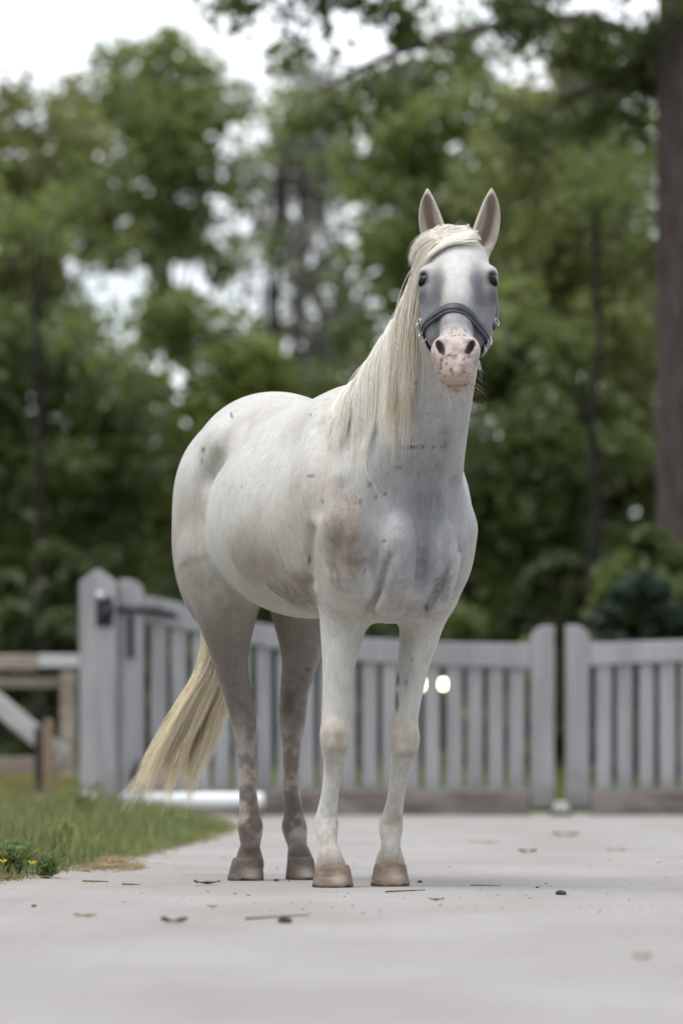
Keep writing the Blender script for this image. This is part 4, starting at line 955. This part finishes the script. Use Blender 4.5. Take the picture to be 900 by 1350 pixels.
# ---------------------------------------------------------------- halter (worn by the horse, a thing of its own)
hal = empty('halter', (float(HO[0]), float(HO[1]), 1.2), math.atan2(-HC, HS), label='dark padded leather halter with steel rings on the face of the white horse', cat='halter')
ZOFF = np.array([0, 0, 1.2])
def march(o, dvec, rmax=.2, n=60):
    t = np.linspace(.005, rmax, n); d = gsdf(o+t[:, None]*dvec)
    i = np.argmax(d > 0) if (d > 0).any() else n-1
    a, b = t[max(i-1, 0)], t[i]; da, db = d[max(i-1, 0)], d[i]
    return o+dvec*(a-da*(b-a)/(db-da+1e-9))
def strap(name, pts, nrm, width, thick, m, parent, lift=.0005, closed=False):
    P = np.asarray(pts); N_ = np.asarray(nrm); T = np.gradient(P, axis=0); T /= np.linalg.norm(T, axis=1)[:, None]
    N_ = N_-T*(N_*T).sum(1)[:, None]; N_ /= np.linalg.norm(N_, axis=1)[:, None]; B = np.cross(T, N_)
    pr = [(-.5, 0), (-.5, .6), (-.38, 1), (0, 1.15), (.38, 1), (.5, .6), (.5, 0)]; L, q = len(P), len(pr)
    V = np.concatenate([(P[i]+B[i]*a*width+N_[i]*(b*thick+lift))[None] for i in range(L) for a, b in pr])-ZOFF
    F = [(i*q+j, i*q+(j+1) % q, (i+1)*q+(j+1) % q, (i+1)*q+j) for i in range(L-1) for j in range(q)]
    me = bpy.data.meshes.new(name); me.from_pydata([tuple(v) for v in V], [], F+[tuple(range(q)), tuple(range((L-1)*q, L*q))[::-1]])
    bm = bmesh.new(); bm.from_mesh(me); bmesh.ops.recalc_face_normals(bm, faces=bm.faces); bm.to_mesh(me); bm.free()
    for p in me.polygons: p.use_smooth = True
    return obj(name, me, m, parent)
def ringpath(angs, ufun):
    P, N_ = [], []
    for a in angs:
        u = ufun(a); dv = math.cos(a)*en+math.sin(a)*es; P.append(march(H(0, u, -.09), dv)); N_.append(dv)
    P = np.array(P); C0 = np.array([H(0, ufun(a), -.09) for a in angs]); rr = np.linalg.norm(P-C0, axis=1)
    for _ in range(14): rr[1:-1] = np.maximum(rr[1:-1], .5*(rr[:-2]+rr[2:]))
    P = C0+np.array(N_)*rr[:, None]
    for _ in range(2): P[1:-1] = .25*P[:-2]+.5*P[1:-1]+.25*P[2:]
    return P, N_
def unb(a): return .320+.016*math.sin(a)+.010*(1-math.cos(a))
A1 = np.linspace(R(-98), R(98), 41); P, N_ = ringpath(A1, unb)
nb = strap('noseband', P, N_, .036, .0055, M['padding'], hal)
strap('leather_band', P+np.array([n_*.0052 for n_ in N_]), N_, .021, .0042, M['leather'], nb)
ends = {-1: (P[0], N_[0]), 1: (P[-1], N_[-1])}
A2 = np.linspace(R(98), R(262), 25); P2, N2 = ringpath(A2, lambda a: unb(a)+.045*math.sin((a-R(98))/R(164)*math.pi)); strap('chin_strap', P2, N2, .020, .004, M['leather'], hal)
def torus(name, c, nrm, r, rr, m, parent, sx=1.0):
    nrm = np.asarray(nrm)/np.linalg.norm(nrm); t1 = np.cross(nrm, up); t1 /= np.linalg.norm(t1); t2 = np.cross(nrm, t1)
    a = np.linspace(0, 2*math.pi, 25); P = [c-ZOFF+r*sx*math.cos(x)*t1+r*math.sin(x)*t2 for x in a]
    return tube(name, m, parent, [P], [np.full(25, rr)], 8)
for s in (-1, 1):
    c, n_ = ends[s]; n_ = np.asarray(n_)
    torus('ring', c+n_*.008+eu*.004, n_+.5*en, .0125, .0024, M['steel'], hal)
    rows = [(.300, -.105), (.25, -.115), (.20, -.122), (.14, -.128), (.08, -.130), (.03, -.125)]
    P = np.array([march(H(0, u, m), s*es) for u, m in rows]); strap('cheek_strap', crom(P, 5), np.repeat((s*es+.2*en)[None], 26, 0), .019, .0045, M['leather'], hal)
    b_ = march(H(0, .272, -.110), s*es); torus('buckle', b_+s*es*.006, s*es+.7*en, .0110, .0020, M['steel'], hal, .8)
    b_ = march(H(0, .335, -.115), s*es); torus('keeper', b_+s*es*.004, s*es+.7*en, .0100, .0022, M['steel'], hal, .7)
P = [march(H(0, .03, -.125), s*es) for s in (-1,)]; Q = march(H(0, .03, -.125), es); mid_ = H(0, -.03, -.17)
cs = crom(np.stack([P[0], H(-.055, -.015, -.155), mid_, H(.055, -.015, -.155), Q]), 5); strap('crown_strap', cs, cs-H(0, .05, -.16)[None], .022, .004, M['leather'], hal)
cb = P2[6]; torus('lead_ring', cb+N2[6]*.014+np.array([0, 0, -.012]), es+.2*en, .014, .0028, M['steel'], hal)
cp_ = cb+N2[6]*.016; tube('lead_clip', M['leather'], hal, [[cp_-ZOFF+np.array([0, 0, -.020]), cp_-ZOFF+np.array([0, 0, -.036]), cp_-ZOFF+.004*es+np.array([0, 0, -.056])]], [[.006, .0075, .004]], 8)
for k_ in (P2[2],): torus('keeper', k_+N2[2]*.004, N2[2]+.5*en, .012, .0026, M['steel'], hal, .7)

# ---------------------------------------------------------------- litter on the paving
def ground_at(px, py): d = EYE*FPX/(py-982); return Vector(((px-450)*d/FPX, d, .001)), d
def litter_leaf(px, py, wpx, m, label, hpx=6, lobes=3):
    p, d = ground_at(px, py); L = wpx*d/FPX/2; hh = hpx*d/FPX; bm = bmesh.new(); nn, mm = 9, 5; vs = []
    ph = random.uniform(0, 6)
    for i in range(nn):
        t = i/(nn-1)*2-1; wd = L*.62*math.sqrt(max(0, 1-t*t))*(1+.22*math.sin(lobes*3*t+ph))
        for j in range(mm):
            q = j/(mm-1)*2-1; vs.append(bm.verts.new((t*L, q*wd, .0015+hh*(.28+.55*abs(t)**2*.6+.5*q*q*.5+.12*math.sin(5*t+3*q+ph)))))
    for i in range(nn-1):
        for j in range(mm-1): bm.faces.new((vs[i*mm+j], vs[(i+1)*mm+j], vs[(i+1)*mm+j+1], vs[i*mm+j+1]))
    top = bm.faces[:]; ex = bmesh.ops.extrude_face_region(bm, geom=top)
    for v in [g for g in ex['geom'] if isinstance(g, bmesh.types.BMVert)]: v.co.z -= min(.002, hh*.2)
    bmesh.ops.recalc_face_normals(bm, faces=bm.faces)
    o = obj('fallen_leaf', bm_mesh('fallen_leaf', bm, True), m, None, p); o.rotation_euler = (0, 0, random.uniform(-.3, .3))
    return tag(o, label, 'leaf', 'litter on the paving')
def clod(px, py, wpx, label, m='dung', fl=.6):
    p, d = ground_at(px, py); r = wpx*d/FPX/2; bm = bmesh.new(); bmesh.ops.create_icosphere(bm, subdivisions=2, radius=r); sd_ = random.uniform(0, 9)
    for v in bm.verts:
        k = .75+.5*float(vnoise(np.array([[v.co.x/r*1.6+sd_, v.co.y/r*1.6, v.co.z/r*1.6]]))[0]); v.co *= k; v.co.z = max(v.co.z*fl, -r*.25)+r*.25
    o = obj('clod', bm_mesh('clod', bm, True), M[m], None, p); return tag(o, label, 'clod', 'litter on the paving')
def twig(px0, py0, px1, py1, rpx, label, m='deadleaf'):
    a, d = ground_at(px0, py0); b, _ = ground_at(px1, py1); r = rpx*d/FPX; P = np.array([a+(b-a)*t+Vector((0, random.uniform(-.01, .01), r)) for t in np.linspace(0, 1, 6)])
    o = empty('twig', tuple(a), label=label, cat='twig', group='litter on the paving')
    q = tube('stick', M[m], o, [P-np.array(a)], [np.linspace(r, r*.5, 6)], 5); return o
litter_leaf(273, 1167, 34, M['deadleaf'], 'flat dark dead leaf lying left of the near hind hoof', 7)
litter_leaf(230, 1219, 36, M['deadleaf'], 'curled brown leaf with raised tips in the blurred foreground at the left', 11)
litter_leaf(846, 1266, 24, M['paleleaf'], 'pale tan leaf blurred in the foreground at the right', 10)
litter_leaf(113, 1209, 32, M['paleleaf'], 'long pale leaf on the paving at the far left foreground', 5)
litter_leaf(695, 1125, 24, M['deadleaf'], 'dark curled leaf lying in front of the gate stop', 6)
litter_leaf(746, 1102, 36, M['deadleaf'], 'wide dark leaf lying just below the gate stop', 5)
litter_leaf(575, 1188, 20, M['deadleaf'], 'small brown leaf lying right of the left fore hoof', 4)
litter_leaf(280, 1197, 14, M['deadleaf'], 'tiny brown leaf between the two left foreground leaves', 3)
litter_leaf(638, 1111, 40, M['paleleaf'], 'flat pale leaf on the paving below the left gate leaf', 2)
litter_leaf(812, 1121, 30, M['paleleaf'], 'flat pale leaf on the paving below the right gate leaf', 2)
clod(376, 1217, 19, 'dark clod in the foreground straight below the right fore hoof'); clod(739, 1180, 15, 'small black clod lying on the paving at the right'); clod(553, 1164, 7, 'tiny black clod beside the left fore hoof')
clod(45, 1196, 7, 'tiny dark clod at the far left of the paving'); clod(866, 1137, 8, 'pale pebble on the paving near the right edge', 'stone'); clod(818, 1113, 8, 'pale pebble in front of the right gate leaf', 'stone')
clod(708, 1171, 5, 'tiny dark clod just left of the small black clod at the right'); clod(364, 1162, 8, 'tiny dark clod between the two hind hooves')
twig(324, 1213, 408, 1208, 1.6, 'long thin twig lying in front of the horse'); twig(508, 1177, 560, 1175, 1.3, 'short twig lying in front of the left fore hoof'); twig(110, 1163, 143, 1164, 1.4, 'thin twig near the grass edge at the left')
twig(162, 1167, 184, 1168, 1.4, 'tiny twig left of the dark dead leaf'); twig(620, 1168, 660, 1169, .9, 'thin twig on the paving right of the horse')
# crumbs of soil and chaff
n = 520; d = 15.2+rng.uniform(0, 1, n)**1.3*17; x = rng.normal(.35, .75, n)*d/18; ok = (np.abs(x) < d*.06) & (x > edge_x(d)+.03); x, d = x[ok], d[ok]; n = len(x)
base_ = np.array([(1, 0, 0), (-.5, .87, 0), (-.5, -.87, 0), (0, 0, .7)]); tf = np.array([(0, 1, 3), (1, 2, 3), (2, 0, 3), (0, 2, 1)])
r = rng.uniform(.0015, .0062, n)*rng.uniform(.5, 1, n); a = rng.uniform(0, 6.28, n); Rm = np.stack([np.stack([np.cos(a), -np.sin(a), 0*a], 1), np.stack([np.sin(a), np.cos(a), 0*a], 1), np.stack([0*a, 0*a, 1+0*a], 1)], 1)
V = np.einsum('nij,kj->nki', Rm, base_*np.array([1.6, 1, .8]))*r[:, None, None]+np.stack([x, d, 0*x+.0005], 1)[:, None]
cc_ = np.where(rng.uniform(size=(n, 1)) < .75, np.array((.07, .055, .04)), np.array((.42, .36, .26)))*rng.uniform(.7, 1.3, (n, 1))
o = obj('crumbs', mesh_np('crumbs', V.reshape(-1, 3), (tf[None]+np.arange(n)[:, None, None]*4).reshape(-1, 3), False, np.repeat(cc_, 4, 0)), M['hoof']); tag(o, kind='stuff')
# dry straw along the grass edge
def stalks(name, x, y, z, ln, rad, cols):
    n = len(x); a = rng.uniform(0, 6.28, n); P0 = np.stack([x, y, z], 1); dv = np.stack([np.cos(a), np.sin(a), rng.uniform(-.05, .35, n)], 1)*ln[:, None]
    P = np.stack([P0-dv*.5*np.array([1, 1, 0]), P0+np.array([0, 0, .006]), P0+dv*.5], 1); P[:, :, 2] = np.maximum(P[:, :, 2], z[:, None]*.6+.002)
    V, F = tube_arrays(list(P), [np.array([r, r, r*.5]) for r in rad], 3, False)
    return obj(name, mesh_np(name, V, F, False, np.repeat(cols, 9, 0)), M['grass'])
n = 170; p, d = ground_at(150, 1146); x = p.x+rng.normal(0, .055, n); y = p.y+rng.normal(0, .35, n); z = .004+.022*rng.uniform(0, 1, n)*np.exp(-((x-p.x)/.06)**2)
o = stalks('straw', x, y, z, rng.uniform(.04, .12, n), rng.uniform(.0012, .0026, n), np.array((.46, .37, .22))*rng.uniform(.6, 1.15, (n, 1))); tag(o, kind='stuff')
n = 800; y = 15.5+rng.uniform(0, 1, n)*19; x = edge_x(y)+rng.normal(-.02, .05, n); o = stalks('dry_edge_litter', x, y, .003+.01*rng.uniform(0, 1, n), rng.uniform(.02, .09, n), rng.uniform(.001, .002, n), np.array((.50, .40, .24))*rng.uniform(.4, 1.2, (n, 1))); tag(o, kind='stuff')
# weeds and yellow flowers in the near grass
def weed(px, py, hpx, wpx, nl, label, col):
    d = 18.9+random.uniform(-.1, .5) if py > 1120 else (py < 1090)*28+(py >= 1090)*23; k = d/FPX; x = (px-450)*k; z = float(verge_z(np.array(x), np.array(d)))
    t = empty('weed', (x, d, z-.005), label=label, cat='plant', group='weeds in the verge'); Vs = []; st_ = []
    for i in range(nl//3):
        a = random.uniform(0, 6.28); le = random.uniform(.1, 1)*wpx*k/2; hh = random.uniform(.45, 1)*hpx*k; P = crom(np.array([(0, 0, 0), (.4*le*math.cos(a), .4*le*math.sin(a), .6*hh), (le*math.cos(a), le*math.sin(a), hh)]), 3); st_.append(P)
        for q in range(5): Vs.append(P[random.randint(2, len(P)-1)]+rng.normal(0, .010, 3))
    tube('stems', M['verge'], t, st_, [np.linspace(.0022, .001, len(p_)) for p_ in st_], 4)
    C = np.array(Vs); C[:, 2] = np.maximum(C[:, 2], .004); V, F, c = leaf_quads(C, .024*d/19, np.array(col)*rng.uniform(.8, 1.8, (len(C), 1)), .6); obj('leaves', mesh_np('leaves', V, F, False, c), M['grass'], t)
weed(18, 1160, 52, 80, 130, 'leafy green weed at the left edge beside the yellow flowers', (.11, .17, .05)); weed(62, 1158, 40, 50, 80, 'low green weed just right of the yellow flowers', (.10, .16, .05))
weed(110, 1062, 60, 60, 90, 'bushy green weed at the foot of the gate post', (.10, .16, .04)); weed(82, 1098, 40, 60, 70, 'bright green weed in the middle of the verge', (.19, .27, .06))
weed(150, 1070, 36, 70, 90, 'leafy weed under the grey end of the pole', (.11, .17, .05)); weed(230, 1085, 28, 70, 80, 'low weed at the right tip of the verge', (.12, .17, .06))
for px, py, lab in ((5, 1137, 'yellow flower cut by the left edge of the photo'), (43, 1139, 'yellow flower standing in front of the low weed')):
    d = 18.35; k = d/FPX; x = (px-450)*k; z0 = .03; zt = EYE+(982-py)*k; f = empty('buttercup', (x, d, z0), label=lab, cat='flower', group='yellow flowers in the verge'); h_ = zt-z0
    tube('stem', M['grass'], f, [[(0, 0, 0), (.003, 0, h_*.5), (0, 0, h_)]], [[.0013, .0012, .001]], 5)
    for me_ in f.children:
        ca = me_.data.color_attributes.new('tint', 'FLOAT_COLOR', 'POINT'); ca.data.foreach_set('color', np.tile(np.array((.12, .18, .05, 1), np.float32), (len(me_.data.vertices), 1)).ravel())
    bm = bmesh.new()
    for i in range(5):
        a = i*2*math.pi/5; c, s = math.cos(a), math.sin(a); vs = [bm.verts.new((r_*c-w_*s, r_*s+w_*c, h_+zz_)) for r_, w_, zz_ in ((.001, 0, 0), (.007, .005, .004), (.0125, .003, .009), (.0125, -.003, .009), (.007, -.005, .004))]; bm.faces.new(vs)
    ex = bmesh.ops.extrude_face_region(bm, geom=bm.faces[:])
    for v in [g for g in ex['geom'] if isinstance(g, bmesh.types.BMVert)]: v.co.z -= .0012
    bmesh.ops.recalc_face_normals(bm, faces=bm.faces); obj('petals', bm_mesh('petals', bm), M['petal'], f)
# pale stones by the gate post
for px, py, wp, d, lab in ((119, 1050, 20, 36.0, 'pale stone at the foot of the gate post'), (219, 1073, 15, 34.2, 'small pale stone in the grass under the pole'), (51, 1052, 14, 36.6, 'small pale stone behind the brown stake')):
    k = d/FPX; x = (px-450)*k; bm = bmesh.new(); bmesh.ops.create_icosphere(bm, subdivisions=2, radius=wp*k/2); r = wp*k/2; sd_ = random.uniform(0, 9)
    for v in bm.verts:
        v.co *= .8+.4*float(vnoise(np.array([[v.co.x/r+sd_, v.co.y/r, v.co.z/r]]))[0]); v.co.z *= .6
    o = obj('stone', bm_mesh('stone', bm, True), M['stone'], None, (x, d, max(EYE+(982-py)*k, .03))); tag(o, lab, 'stone', 'pale stones in the verge')
